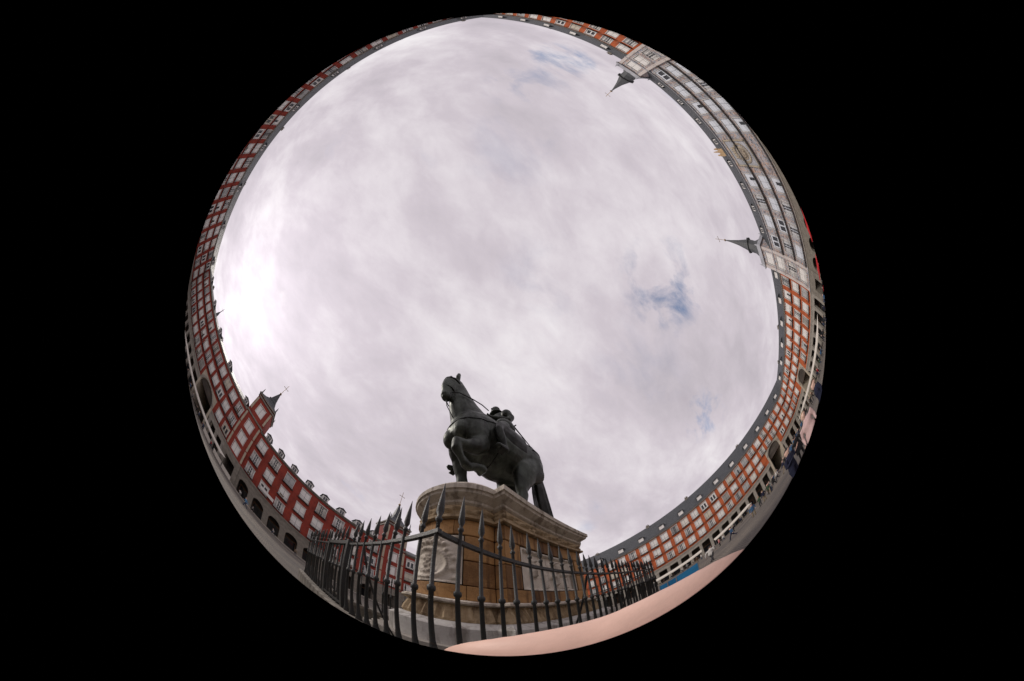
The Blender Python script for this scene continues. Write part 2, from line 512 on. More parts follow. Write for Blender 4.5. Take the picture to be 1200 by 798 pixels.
DORM = {}
def dormer_mesh(style):
    if style not in DORM:
        mb = MB()                               # white front, slate cheeks and hood; origin on roof, front -y
        mb.box(-.75, .75, -.05, 2.2, -.4, 1.5, 1)
        mb.box(-.72, -.45, -.14, -.05, 0, 1.45); mb.box(.45, .72, -.14, -.05, 0, 1.45)
        mb.box(-.45, .45, -.14, -.05, 1.2, 1.45); mb.box(-.45, .45, -.14, -.05, 0, .2)
        mb.box(-.04, .04, -.12, -.05, .2, 1.2)
        mb.loft([[(-.95, -.3, 1.5), (.95, -.3, 1.5), (0, -.3, 2.05)], [(-.95, 2.6, 1.5), (.95, 2.6, 1.5), (0, 2.6, 2.05)]], 1)
        d = mb.mesh('dormer', [M_WHITE, M_SLATE])
        p = MB()
        p.box(-.45, .45, -.10, -.06, .2, 1.2)
        DORM[style] = (d, p.mesh('pane', M_GLASS if style == 'dark' else M_SHUT))
    return DORM[style]

SIDE = {'N': (0.0, lambda u: (u, 47.0)), 'S': (PI, lambda u: (-u, -47.0)), 'E': (-PI / 2, lambda u: (64.5, -u)), 'W': (PI / 2, lambda u: (-64.5, u))}

def roof_mesh(L0, L1, e0, e1, eave, ridge, setb, over=.55):
    mb = MB()
    a, b = L0 - e0, L1 + e1
    A = [(a, -over, eave), (a, setb, ridge), (a, 2 * setb + over, eave)]
    B = [(b, -over, eave), (b, setb, ridge), (b, 2 * setb + over, eave)]
    mb.face([A[0], B[0], B[1], A[1]]); mb.face([A[1], B[1], B[2], A[2]])
    mb.face([A[0], A[1], A[2]]); mb.face([B[0], B[2], B[1]])
    mb.face([A[0], A[2], B[2], B[0]])
    return mb.mesh('roof', M_SLATE)

ARCHM = {}
def arch_bay(w, op, spring, top, H, depth=1.0):
    """one bay of an arcade: pier halves + round arch, from z 0 to H; origin bottom middle"""
    key = (round(w, 2), op, spring, H)
    if key in ARCHM: return ARCHM[key]
    mb = MB(); n = 12; r = op / 2
    arc = [(-r * math.cos(PI * i / n), spring + (top - spring) * math.sin(PI * i / n)) for i in range(n + 1)]
    for y, fl in ((0, 1), (depth, -1)):
        def F(p):
            mb.face([(x, y, z) for x, z in (p if fl > 0 else p[::-1])])
        F([(-w / 2, 0), (-r, 0), (-r, spring), (-w / 2, spring)])
        F([(r, 0), (w / 2, 0), (w / 2, spring), (r, spring)])
        for i in range(n):
            (xa, za), (xb, zb) = arc[i], arc[i + 1]
            if i == 0: F([(-w / 2, spring), (xa, za), (xb, zb), (-w / 2, H)])
            elif i == n - 1: F([(xa, za), (xb, zb), (w / 2, spring), (w / 2, H)])
            else: F([(xa, za), (xb, zb), (xb + (0), H), (xa, H)])
        F([(-w / 2, H), (arc[1][0], arc[1][1]), (arc[1][0], H)])
        F([(w / 2, H), (arc[n - 1][0], H), (arc[n - 1][0], arc[n - 1][1])])
    for i in range(n):
        (xa, za), (xb, zb) = arc[i], arc[i + 1]
        mb.face([(xa, 0, za), (xa, depth, za), (xb, depth, zb), (xb, 0, zb)])
    for s in (-r, r):
        mb.face([(s, 0, 0), (s, 0, spring), (s, depth, spring), (s, depth, 0)])
    # voussoir ring and impost, slightly proud
    for i in range(n):
        (xa, za), (xb, zb) = arc[i], arc[i + 1]
        k = 1.16
        f = lambda x, z: (x * k, spring + (z - spring) * k)
        (xc, zc), (xd, zd) = f(xb, zb), f(xa, za)
        mb.face([(xa, -.06, za), (xb, -.06, zb), (xc, -.06, zc), (xd, -.06, zd)])
        mb.face([(xd, -.06, zd), (xc, -.06, zc), (xc, 0, zc), (xd, 0, zd)])
        mb.face([(xb, -.06, zb), (xa, -.06, za), (xa, 0, za), (xb, 0, zb)])
    ARCHM[key] = mb.mesh('arch', M_GRAND)
    return ARCHM[key]

PILM = {}
def pillar_mesh(H, gm):
    key = (H, gm.name)
    if key not in PILM:
        mb = MB()
        mb.box(-.48, .48, -.02, .94, 0, .5); mb.box(-.4, .4, .06, .86, .5, H - .45); mb.box(-.5, .5, -.04, .96, H - .45, H)
        PILM[key] = mb.mesh('pillar', gm)
    return PILM[key]

def building(name, label, side, u0, u1, ncol, rows, wsize, He, Ha, ridge, setb, ext=(0, 0), brick=None, arcade='pillar', archway=None, skipcols=(), dorm=2, gran=None, dstyle='white', seed=1, wide=None, openp=.12):
    rnd = random.Random(seed)
    rz, f = SIDE[side]
    uc = (u0 + u1) / 2
    L = (u1 - u0) / 2
    x, y = f(uc)
    root = thing(name, label, 'building', (x, y, 0), rz)
    gran = gran or M_GRAN
    cw = 2 * L / ncol
    cols = [-L + cw * (i + .5) for i in range(ncol)]
    w, h = wsize
    holes = []; wins = []
    ar = None
    if archway:
        ac, aw, at = archway
        ar = (ac - uc - aw / 2, ac - uc + aw / 2, 0, at + .6)
    for zb in rows:
        for i, c in enumerate(cols):
            if i in skipcols: continue
            if ar and ar[0] - .6 < c + w / 2 and c - w / 2 < ar[1] + .6 and zb < ar[3] + .3: continue
            wins.append((c, zb)); holes.append((c - w / 2, c + w / 2, zb, zb + h))
    mb = MB()
    hh = list(holes)
    if ar: hh.append((ar[0], ar[1], Ha, ar[3]))
    grid_wall(mb, -L, L, Ha, He, hh, .34)
    # ends and back close the block
    for s in (-L, L):
        p = [(s, 0, Ha), (s, 0, He), (s, 12, He), (s, 12, Ha)]
        mb.face(p if s < 0 else p[::-1])
    mb.face([(-L, 12, Ha), (-L, 12, He), (L, 12, He), (L, 12, Ha)])
    put('wall', mb.mesh('wall', brick or M_BRICK), root)
    # interior behind the openings is closed by the doors; rooms dark
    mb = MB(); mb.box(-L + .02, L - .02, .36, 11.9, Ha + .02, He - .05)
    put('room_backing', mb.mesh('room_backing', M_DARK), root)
    fr, sh, ba, rl = window_meshes(w, h)
    for c, zb in wins:
        wo = put('window', fr, root, (c, 0, zb))
        r = rnd.random()
        k = 'open' if r < openp else 'ajar' if r < openp * 1.6 else 'glazed' if r < openp * 1.6 + .22 else 'closed'
        so = put('shutter' if k in ('closed', 'ajar') else 'door', sh[k], wo)
        r2 = rnd.random()
        if r2 < .24:
            so.material_slots[0].link = 'OBJECT'; so.material_slots[0].material = M_TINT[int(r2 / .24 * len(M_TINT))]
        if rnd.random() < .16:
            put('flower_box', flowerbox(), wo, (rnd.uniform(-.3, .3), 0, 0))
        bo = put('balcony', ba, wo)
        put('railing', rl, wo)
    # string courses and cornice
    mb = MB()
    segs = [(-L, L)]
    if ar: segs = [(-L, ar[0] - .01), (ar[1] + .01, L)]
    for a, b in segs:
        mb.box(a, b, -.22, 0, Ha - .35, Ha + .06); mb.box(a, b, -.12, 0, Ha - .75, Ha - .35)
    put('string_course', mb.mesh('string_course', gran), root)
    mb = MB()
    mb.box(-L, L, -.18, 0, He - .5, He - .26); mb.box(-L, L, -.42, .3, He - .26, He + .03)
    put('cornice', mb.mesh('cornice', gran), root)
    # arcade
    zt = Ha - .75
    open_top = zt - 1.35
    clear = lambda a, b: not (ar and a < ar[1] and ar[0] < b)
    if arcade == 'pillar':
        for i in range(ncol + 1):
            c = -L + cw * i
            c = min(max(c, -L + .5), L - .5)
            if clear(c - .6, c + .6): put('pillar', pillar_mesh(open_top, gran), root, (c, 0, 0))
        mb = MB()
        for a, b in segs: mb.box(a, b, 0, .9, open_top, Ha - .76)
        put('lintel', mb.mesh('lintel', gran), root)
    else:
        for i in range(ncol):
            c = cols[i]
            if clear(c - cw / 2 + .05, c + cw / 2 - .05): put('arch', arch_bay(cw, cw * .68, 3.9, 3.9 + cw * .36, Ha - .74), root, (c, 0, 0))
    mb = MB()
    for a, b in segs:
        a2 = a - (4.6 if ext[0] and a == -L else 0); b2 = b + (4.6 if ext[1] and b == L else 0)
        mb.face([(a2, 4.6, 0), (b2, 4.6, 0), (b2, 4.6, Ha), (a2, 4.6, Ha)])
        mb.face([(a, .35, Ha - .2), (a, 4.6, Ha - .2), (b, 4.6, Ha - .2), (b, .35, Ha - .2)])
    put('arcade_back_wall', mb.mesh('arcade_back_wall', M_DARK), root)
    for i in range(ncol):                        # shop fronts deep in the arcade
        c = cols[i]
        if not clear(c - 1.3, c + 1.3): continue
        mb2 = SHOP.get(round(cw, 2))
        if mb2 is None:
            q = MB(); ww = cw * .34
            q.box(-ww, ww, 4.45, 4.58, .3, 3.4, 1); q.box(-ww - .15, ww + .15, 4.4, 4.57, 3.4, 4.0); q.box(-ww - .15, -ww, 4.4, 4.57, 0, 3.4); q.box(ww, ww + .15, 4.4, 4.57, 0, 3.4)
            mb2 = SHOP[round(cw, 2)] = q.mesh('shopfront', [mat('shop_wood', (0.16, 0.085, 0.045), .6), M_GLASS])
        put('shopfront', mb2, root, (c, 0, 0))
    # two-storey archway to the street behind
    if ar:
        a, b, _, at6 = ar; at = at6 - .6
        wd = b - a; op = wd - 1.3; sp = at - op / 2
        n = 16; r = op / 2; ctr = (a + b) / 2
        arc = [(ctr - r * math.cos(PI * i / n), sp + r * math.sin(PI * i / n)) for i in range(n + 1)]
        mb = MB(); yf = -.1
        mb.face([(a, yf, 0), (arc[0][0], yf, 0), (arc[0][0], yf, sp), (a, yf, sp)])
        mb.face([(arc[n][0], yf, 0), (b, yf, 0), (b, yf, sp), (arc[n][0], yf, sp)])
        for i in range(n):
            (xa, za), (xb, zb) = arc[i], arc[i + 1]
            ta = a if i == 0 else xa; tb = b if i == n - 1 else xb
            mb.face([(xa, yf, za), (xb, yf, zb), (tb, yf, at6), (ta, yf, at6)])
            mb.face([(xa, yf, za), (xa, 12, za), (xb, 12, zb), (xb, yf, zb)])
        mb.face([(a, yf, sp), (arc[0][0], yf, sp), (a, yf, at6)])
        mb.face([(b, yf, sp), (b, yf, at6), (arc[n][0], yf, sp)])
        for xx in (arc[0][0], arc[n][0]):
            mb.face([(xx, yf, 0), (xx, yf, sp), (xx, 12, sp), (xx, 12, 0)])
        mb.face([(a, yf, 0), (a, yf, at6), (a, .4, at6), (a, .4, 0)]); mb.face([(b, yf, 0), (b, .4, 0), (b, .4, at6), (b, yf, at6)])
        mb.face([(a, yf, at6), (b, yf, at6), (b, .3, at6), (a, .3, at6)])
        put('archway', mb.mesh('archway', M_STUCCO), root)
        mb = MB()                                 # proud ring of voussoirs
        for i in range(n):
            p0, p1 = PI * i / n + .01, PI * (i + 1) / n - .01
            q = [(ctr - rr * math.cos(p), sp + rr * math.sin(p)) for p, rr in ((p0, r), (p1, r), (p1, r + .55), (p0, r + .55))]
            for j in range(4):
                (x0, z0), (x1, z1) = q[j], q[(j + 1) % 4]
                mb.face([(x0, -.2, z0), (x0, -.09, z0), (x1, -.09, z1), (x1, -.2, z1)])
            mb.face([(x_, -.2, z_) for x_, z_ in q])
        put('voussoirs', mb.mesh('voussoirs', M_GRAN), root)
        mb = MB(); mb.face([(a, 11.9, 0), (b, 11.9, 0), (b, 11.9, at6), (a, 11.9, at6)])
        put('dark_archway_end', mb.mesh('dark_archway_end', M_DARK), root)  # dark sheet closing the passage, its shade given by the sheet's colour
    ro = put('roof', roof_mesh(-L, L, ext[0], ext[1], He + .03, ridge, setb), root)
    mb = MB(); mb.box(-.45, .45, -.35, .35, -2.0, 1.5); mb.box(-.55, .55, -.45, .45, 1.5, 1.7)
    for s_ in (-.22, .22): mb.lathe([(.13, 1.7), (.11, 2.2)], 6, c=(s_, 0))
    chm = mb.mesh('chimney', M_GRAND)
    for i in range(max(1, int(2 * L / 16))):
        put('chimney', chm, ro, (-L + 6 + i * 16 + rnd.uniform(-4, 4), setb + rnd.choice((-.3, .6)), ridge + rnd.uniform(-1.9, -1.2)))
    if dorm:
        d, p = dormer_mesh(dstyle)
        sl_ = (ridge - He) / (setb + .55)
        for i in range(ncol):
            if i % dorm == dorm // 2:
                yy = .9 if dstyle == 'white' else .35
                zz_ = He + .03 + sl_ * (yy + .55) - .2
                do = put('dormer', d, ro, (cols[i] + rnd.uniform(-.25, .25), yy, zz_))
                put('pane', p, do)
    return root, uc
SHOP = {}

ROWS_B = (9.55, 14.1, 18.65)
building('brick_building', 'long orange brick range with slate roof and archway, behind the blue terrace screens', 'W', -47, 47, 30, ROWS_B, (1.85, 3.2), 22.85, 8.4, 30.6, 6.5, (10, 10), M_BRICK, archway=(33.2, 6.6, 13.2), seed=3, openp=.10)
building('brick_building', 'orange brick range with round archway between the corner and the frescoed front', 'N', -64.5, -24.4, 12, ROWS_B, (1.95, 3.2), 22.85, 8.4, 29.6, 5.5, (10, 0), M_BRICK, archway=(-49.2, 7.0, 12.6), seed=4)
building('brick_building', 'orange brick range without archway, joined to the frescoed front', 'N', 24.6, 64.5, 11, ROWS_B, (2.1, 3.2), 22.85, 8.4, 29.4, 5.5, (0, 10), M_BRICK, dorm=2, seed=5)
building('brick_building', 'shaded dark red brick range facing the bright long side of the plaza', 'E', -47, 47, 26, ROWS_B, (2.2, 3.25), 22.4, 8.4, 28.4, 6, (10, 10), M_BRICKSH, seed=6, dorm=3, dstyle='dark')
ROWS_S = (8.75, 13.3, 18.0)
building('brick_building', 'shaded dark red brick range with tall round archway, beside the red towered house', 'S', -64.5, -21.6, 14, ROWS_S, (1.95, 3.0), 22.6, 8.1, 26.4, 6, (10, 0), M_BRICKSH, archway=(-32.4, 8.0, 11.4), seed=7, dorm=3, dstyle='dark')
TH, uT = building('towered_house', 'shaded dark red brick house with stone arcade between two spired towers', 'S', -16.2, 16.2, 8, ROWS_S, (2.1, 3.0), 22.6, 8.1, 25.4, 6, (0, 0), M_BRICKSH, arcade='arch', gran=M_GRAND, seed=8, dorm=1, dstyle='dark')
building('brick_building', 'shaded dark red brick range running behind the pedestal', 'S', 21.6, 64.5, 12, ROWS_S, (2.05, 3.0), 22.6, 8.1, 26.4, 6, (0, 10), M_BRICKSH, arcade='arch', gran=M_GRAND, seed=9, dorm=3, dstyle='dark')

def balcony_long(mb, a, b, z):
    mb.box(a, b, -.66, -.62, z + .92, z + .97); mb.box(a, b, -.66, -.62, z + .05, z + .09)
    n = int((b - a) / .3)
    for i in range(n + 1):
        x = a + (b - a) * i / n
        mb.box(x - .014, x + .014, -.653, -.627, z, z + .92)

# towers of the red house: parts of it
M_CREAM = mat('cream_stone', (0.50, 0.43, 0.32), 0.8, var=0.25, scale=0.9)
def spire(root, x, z, w, htot, style):
    mb = MB()
    if style == 'red':
        s2 = math.sqrt(2)
        prof = [(w * s2 * 1.06, z), (w * s2 * 1.06, z + .25), (w * s2 * .62, z + 1.7), (w * s2 * .40, z + 2.8), (w * s2 * .40, z + 3.3), (w * s2 * .30, z + 3.6), (.16, z + htot)]
        mb.lathe(prof, 4, c=(x, 2.6), sq=True)
    else:
        prof = [(w * 1.0, z), (w * .80, z + 1.2), (w * .66, z + 2.2), (w * .66, z + 4.6), (w * .84, z + 4.75), (w * .84, z + 5.2), (w * .62, z + 5.4), (w * .30, z + 9.6), (w * .12, z + 13.2), (.10, z + htot)]
        mb.lathe(prof, 8, c=(x, 2.6))
    sp = put('spire', mb.mesh('spire', M_SLATE if style == 'red' else M_LEAD), root)
    mb = MB(); zt = z + htot
    mb.ell((x, 2.6, zt), (.32, .32, .32), 10, 6)
    mb.bar((x, 2.6, zt), (x, 2.6, zt + 4.2), .06); mb.bar((x - .7, 2.6, zt + 2.8), (x + .7, 2.6, zt + 2.8), .06)
    for s in (-1, 1): mb.ell((x + s * .7, 2.6, zt + 2.8), (.12, .12, .12), 6, 4)
    put('cross', mb.mesh('cross', mat('gilded_iron', (.30, .20, .09), .45, metal=.4)), sp)

def red_tower(root, x0, x1):
    xc = (x0 + x1) / 2
    zt = 30.0
    holes = [(xc - 1.0, xc + 1.0, zb, zb + 3.0) for zb in ROWS_S] + [(xc - 1.05, xc + 1.05, 24.6, 27.9)]
    mb = MB()
    grid_wall(mb, x0, x1, 8.1, zt, holes, .34, y=-.25)
    for s in (x0, x1):
        p = [(s, -.25, 8.1), (s, -.25, zt), (s, 5.6, zt), (s, 5.6, 8.1)]
        mb.face(p if s == x0 else p[::-1])
    mb.face([(x0, 5.6, 22), (x0, 5.6, zt), (x1, 5.6, zt), (x1, 5.6, 22)])
    to = put('tower', mb.mesh('tower', M_BRICKSH), root)
    mb = MB(); mb.box(x0 + .05, x1 - .05, .2, 5.5, 8.2, zt - .05)
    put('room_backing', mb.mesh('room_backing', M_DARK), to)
    for s in (x0, x1 - .7):
        for z0, z1 in ((8.5, 13.0), (13.4, 17.7), (18.1, 22.2), (24.0, 28.6)):
            mb = MB(); mb.box(s + .12, s + .58, -.33, -.25, z0, z1)
            put('quoin_strip', mb.mesh('quoin_strip', M_CREAM), to)
    for z in (22.6, 28.9):
        mb = MB(); mb.box(x0 - .15, x1 + .15, -.5, 5.8, z, z + .45); put('string_course', mb.mesh('string_course', M_GRAND), to)
    mb = MB(); mb.box(x0 - .3, x1 + .3, -.7, 6.0, zt - .35, zt)
    put('cornice', mb.mesh('cornice', M_GRAND), to)
    fr, sh, ba, rl = window_meshes(2.1, 3.0)
    for a, b, zb, zz_ in holes:
        wo = put('window', fr, to, (xc, -.25, zb)); put('shutter', sh['closed'], wo)
    for sx in (x0 + .1, x1 - .1):
        for sy in (-.3, 5.5):
            mb = MB(); mb.lathe([(.28, zt), (.34, zt + .3), (.16, zt + .6), (.10, zt + 1.6), (.02, zt + 2.2)], 6, c=(sx, sy))
            put('finial', mb.mesh('finial', M_SLATE), to)
    mb = MB()
    wid = (x1 - x0)
    aw = wid * .55; n = 10
    for a, b, z0, z1 in ((x0, xc - aw / 2, 0, 8.1), (xc + aw / 2, x1, 0, 8.1), (xc - aw / 2, xc + aw / 2, 5.4, 8.1)):
        mb.box(a, b, -.25, 5.6, z0, z1)
    put('tower_base', mb.mesh('tower_base', M_GRAND), to)
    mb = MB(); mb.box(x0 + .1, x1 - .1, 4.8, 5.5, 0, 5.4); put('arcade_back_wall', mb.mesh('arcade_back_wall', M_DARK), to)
    spire(root, xc, zt, wid / 2, 7.6, 'red')
red_tower(TH, -21.6, -16.2)
red_tower(TH, 16.2, 21.6)
# white notice hung under a balcony
mb = MB(); mb.box(-1.7, 1.7, -.78, -.72, -.05, .95)
put('banner', mb.mesh('banner', M_WHITE), TH, (-9.1, 0, 9.3))

# ---------------------------------------------------------------- frescoed house
def fresco_mat():
    mt = bpy.data.materials.new('painted_plaster')
    mt.use_nodes = True
    t = mt.node_tree
    b = t.nodes['Principled BSDF']
    b.inputs['Roughness'].default_value = .85
    co = N(t, 'ShaderNodeTexCoord').outputs['Object']
    n1 = noise(t, co, .85, 6, .65, 1.2)
    n2 = noise(t, co, 1.7, 5, .6, 1.0, off=(4, 1, 7))
    c1 = ramp(t, n1, [(.34, (.12, .13, .15)), (.42, (.34, .36, .40)), (.49, (.47, .49, .53)), (.54, (.56, .36, .24)), (.58, (.38, .36, .37)), (.66, (.17, .18, .21))])
    c2 = ramp(t, n2, [(.36, (.45, .45, .48)), (.5, (1, 1, 1)), (.62, (1.15, 1.0, .9))])
    mx = N(t, 'ShaderNodeMix', data_type='RGBA', blend_type='MULTIPLY')
    mx.inputs[0].default_value = 1
    t.links.new(c1, mx.inputs[6]); t.links.new(c2, mx.inputs[7])
    t.links.new(mx.outputs[2], b.inputs['Base Color'])
    return mt
M_FRES = fresco_mat()
M_PALE = mat('pale_plaster', (0.50, 0.51, 0.54), .8, var=.3, scale=.8)
PX = 19.6
rz, f = SIDE['N']
PH = thing('frescoed_house', 'pale frescoed palace front with coat of arms between two slate spires', 'building', (0, 47, 0), 0)
HeP, HaP = 23.9, 8.4
pc = [(-PX + 2.1 + i * 4.05) for i in range(4)]
pcols = pc + [-c for c in pc]
rowsP = (9.3, 14.2, 19.2)
wP, hP = 2.5, 3.4
holes = [(c - wP / 2, c + wP / 2, z, z + hP) for c in pcols for z in rowsP]
mb = MB(); grid_wall(mb, -PX, PX, HaP, HeP, holes, .34)
mb.face([(-PX, 12, HaP), (-PX, 12, HeP), (PX, 12, HeP), (PX, 12, HaP)])
put('wall', mb.mesh('wall', M_FRES), PH)
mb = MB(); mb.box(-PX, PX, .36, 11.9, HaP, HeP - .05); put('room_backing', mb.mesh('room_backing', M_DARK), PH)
fr, sh, ba, rl = window_meshes(wP, hP)
rnd = random.Random(21)
M_COOL = mat('cool_white_paint', (.74, .78, .84), .6, var=.1, scale=1)
for c in sorted(pcols):
    for z in rowsP:
        wo = put('window', fr, PH, (c, 0, z))
        k = rnd.choice(['closed', 'closed', 'closed', 'glazed', 'ajar', 'open'])
        so = put('shutter', sh[k], wo); so.material_slots[0].link = 'OBJECT'; so.material_slots[0].material = M_COOL
for z in rowsP:
    mb = MB(); balcony_long(mb, -PX + .1, PX - .1, z); mb.box(-PX, PX, -.75, 0, z - .22, z)
    put('balcony', mb.mesh('balcony', M_BALC), PH)
# painted pilasters between the windows: stone colour frames
mb = MB(); mb.box(-.09, .09, -.05, 0, 0, 3.9); PIL_ = mb.mesh('pilaster', M_PALE)
for c in sorted(pcols):
    for z in rowsP:
        for s in (-1, 1):
            put('pilaster', PIL_, PH, (c + s * 1.56, 0, z))
# coat of arms
mb = MB(); mb.box(-2.6, 2.6, -.12, 0, 14.6, 22.6); put('arms_panel', mb.mesh('arms_panel', M_PALE), PH)
mb = MB()
rr = random.Random(4)
mb.ell((0, -.1, 18.2), (1.35, .35, 1.8), 16, 8)
mb.ell((0, -.3, 18.2), (1.0, .25, 1.4), 16, 8, 1)
for i in range(26):
    a = 2 * PI * i / 26
    mb.ell((math.cos(a) * 1.75, -.12, 18.2 + math.sin(a) * 2.3), (.3, .28, .3), 6, 4)
mb.box(-1.1, 1.1, -.4, -.1, 20.4, 20.8)
for i in range(5): mb.lathe([(.25, 20.8), (.12, 21.5), (.02, 21.9)], 6, c=(-.9 + .45 * i, -.25))
for i in range(30): mb.ell((rr.uniform(-.8, .8), -.5, 18.2 + rr.uniform(-1.1, 1.1)), (.14, .1, .16), 5, 4)
mb.box(-2.6, -2.3, -.3, -.12, 14.6, 22.6); mb.box(2.3, 2.6, -.3, -.12, 14.6, 22.6); mb.box(-2.6, 2.6, -.3, -.12, 14.5, 14.8); mb.box(-2.6, 2.6, -.3, -.12, 22.4, 22.7)
put('coat_of_arms', mb.mesh('coat_of_arms', [M_CREAM, mat('arms_dark', (.26, .22, .18), .8)]), PH)  # inner oval of the arms is a darker tone
mb = MB()
mb.box(-PX, PX, -.18, 0, HeP - .5, HeP - .26); mb.box(-PX, PX, -.45, .3, HeP - .26, HeP + .03)
put('cornice', mb.mesh('cornice', M_PALE), PH)
mb = MB(); mb.box(-PX, PX, -.22, 0, HaP - .35, HaP + .06); put('string_course', mb.mesh('string_course', M_GRAN), PH)
for i in range(11):
    cw = 2 * PX / 11
    put('arch', arch_bay(cw, cw * .68, 3.9, 3.9 + cw * .36, HaP - .36), PH, (-PX + cw * (i + .5), 0, 0))
mb = MB(); mb.face([(-PX, 4.6, 0), (PX, 4.6, 0), (PX, 4.6, HaP), (-PX, 4.6, HaP)]); put('arcade_back_wall', mb.mesh('b', M_DARK), PH)
ro = put('roof', roof_mesh(-PX, PX, 0, 0, HeP + .03, 30.0, 5.5), PH)
d, p = dormer_mesh('dark')
for i in range(8):
    do = put('dormer', d, ro, (-16.5 + i * 4.7, 1.3, 25.6), None, None, None, None, None, (.75, .75, .75)); put('pane', p, do)
mb = MB()                                        # crest with small gilded figures over the ridge
M_GILT = mat('weathered_gilt', (.62, .42, .22), .5, var=.4, scale=3)
mb.box(-.8, .8, 1.2, 1.8, HeP + 1, HeP + 3.6)
for x_ in (-.6, .15, .75):
    mb.lathe([(.2, HeP + 3.6), (.28, HeP + 4.0), (.14, HeP + 4.4), (.2, HeP + 4.7), (.05, HeP + 5.1 + (x_ == .15) * .8)], 7, c=(x_, 1.5))
put('crest', mb.mesh('crest', M_GILT), PH)
def pale_tower(x0, x1, seed):
    xc = (x0 + x1) / 2; zt = 28.6
    zs_ = rowsP + (24.2,)
    hs = [(xc - wP / 2, xc + wP / 2, z, z + (hP if z < 24 else 2.8)) for z in zs_]
    mb = MB(); grid_wall(mb, x0, x1, 8.3, zt, hs, .34, y=-.3)
    for s in (x0, x1):
        q = [(s, -.3, 8.3), (s, -.3, zt), (s, 5.5, zt), (s, 5.5, 8.3)]
        mb.face(q if s == x0 else q[::-1])
    mb.face([(x0, 5.5, 20), (x0, 5.5, zt), (x1, 5.5, zt), (x1, 5.5, 20)])
    to = put('tower', mb.mesh('tower', M_FRES), PH)
    mb = MB(); mb.box(x0, x0 + 1.2, -.3, 5.5, 0, 8.25); mb.box(x1 - 1.2, x1, -.3, 5.5, 0, 8.25); mb.box(x0 + 1.2, x1 - 1.2, -.3, 5.5, 5.2, 8.25); mb.box(x0 + 1.2, x1 - 1.2, 4.6, 5.4, 0, 5.2, 1); put('tower_base', mb.mesh('tower_base', [M_GRAND, M_DARK]), to)
    mb = MB(); mb.box(x0 + .05, x1 - .05, .15, 5.4, 8.2, zt - .05); put('room_backing', mb.mesh('room_backing', M_DARK), to)
    for s in (x0, x1 - .62):
        mb = MB(); mb.box(s + .0, s + .62, -.42, -.3, 8.4, zt - .3)
        put('quoin_strip', mb.mesh('quoin_strip', mat('pale_stone', (.66, .60, .56), .8, var=.15, scale=1)), to)
    for z in (8.2, 23.6):
        mb = MB(); mb.box(x0 - .1, x1 + .1, -.5, 5.6, z, z + .35); put('string_course', mb.mesh('string_course', M_PALE), to)
    mb = MB()
    mb.box(x0 - .35, x1 + .35, -.75, 5.9, zt - .3, zt + .15)
    mb.box(x0 + .25, x1 - .25, -.1, 5.3, zt + .15, zt + 1.6)
    put('parapet', mb.mesh('parapet', M_PALE), to)
    for sx in (x0 + .1, x1 - .1):
        for sy in (-.3, 5.4):
            mb = MB(); mb.lathe([(.35, zt + .16), (.35, zt + .7), (.15, zt + .9), (.22, zt + 1.3), (.02, zt + 2.4)], 6, c=(sx, sy))
            put('finial', mb.mesh('finial', M_PALE), to)
    for a, b, z, z1 in hs:
        if z < 24:
            wo = put('window', fr, to, (xc, -.3, z)); put('shutter', sh['closed' if z != 14.2 else 'glazed'], wo)
        else:
            f2, s2, _, _ = window_meshes(wP, 2.8)
            wo = put('window', f2, to, (xc, -.3, z)); put('shutter', s2['closed'], wo)
    for z in rowsP:
        mb = MB(); balcony_long(mb, x0 + .7, x1 - .7, z); put('balcony', mb.mesh('balcony', M_BALC), to, (0, -.3, 0))
    spire(PH, xc, zt + 1.6, 2.25, 15.6, 'pale')
pale_tower(-24.4, -19.6, 1)
pale_tower(19.6, 24.6, 2)
# ---------------------------------------------------------------- little spire seen over the dark range
mb = MB(); mb.lathe([(.5, 0), (.42, 1.2), (.14, 2.4), (.1, 4.2), (.02, 5.8)], 8); mb.bar((-.7, 0, 4.4), (.7, 0, 4.4), .05)
put('roof_finial', mb.mesh('roof_finial', M_LEAD), None, (51.5, -53, 26.2), label='small dark spike finial on the roof of the dark red range', cat='finial')
#MONUMENT
# ------------------------------------------------------------------ monument (places measured from the camera's foot)
def rel(x, y, z=0.0): return (CAMX + x, CAMY + y, z)
def stone_mat(name, base, dark, rand=.35, scale=2.2):
    mt = bpy.data.materials.new(name); mt.use_nodes = True
    t = mt.node_tree; b = t.nodes['Principled BSDF']; b.inputs['Roughness'].default_value = .85
    co = N(t, 'ShaderNodeTexCoord').outputs['Object']
    n1 = noise(t, co, scale, 7, .62, .3); n2 = noise(t, co, scale * 7, 5, .7)
    f = mathn(t, 'ADD', mathn(t, 'MULTIPLY', n1, .65), mathn(t, 'MULTIPLY', n2, .35))
    oi = N(t, 'ShaderNodeObjectInfo')
    f = mathn(t, 'ADD', f, mathn(t, 'MULTIPLY', mathn(t, 'SUBTRACT', oi.outputs['Random'], .5), rand))
    stx = noise(t, co, 5.5, 6, .6, .1, stretch=(1, 1, .10), off=(3, 8, 1))
    mx = N(t, 'ShaderNodeMix', data_type='RGBA', blend_type='MULTIPLY'); mx.inputs[0].default_value = 1
    t.links.new(ramp(t, f, [(.34, dark), (.66, base)]), mx.inputs[6]); t.links.new(ramp(t, stx, [(.36, (.48, .45, .43)), (.50, (1, 1, 1))]), mx.inputs[7])
    t.links.new(mx.outputs[2], b.inputs['Base Color'])
    bp = N(t, 'ShaderNodeBump'); bp.inputs['Strength'].default_value = .7; bp.inputs['Distance'].default_value = .015
    t.links.new(noise(t, co, 24, 6, .7), bp.inputs['Height']); t.links.new(bp.outputs[0], b.inputs['Normal'])
    return mt
M_SAND = stone_mat('sandstone', (.43, .235, .088), (.18, .088, .030), .42, 2.6)
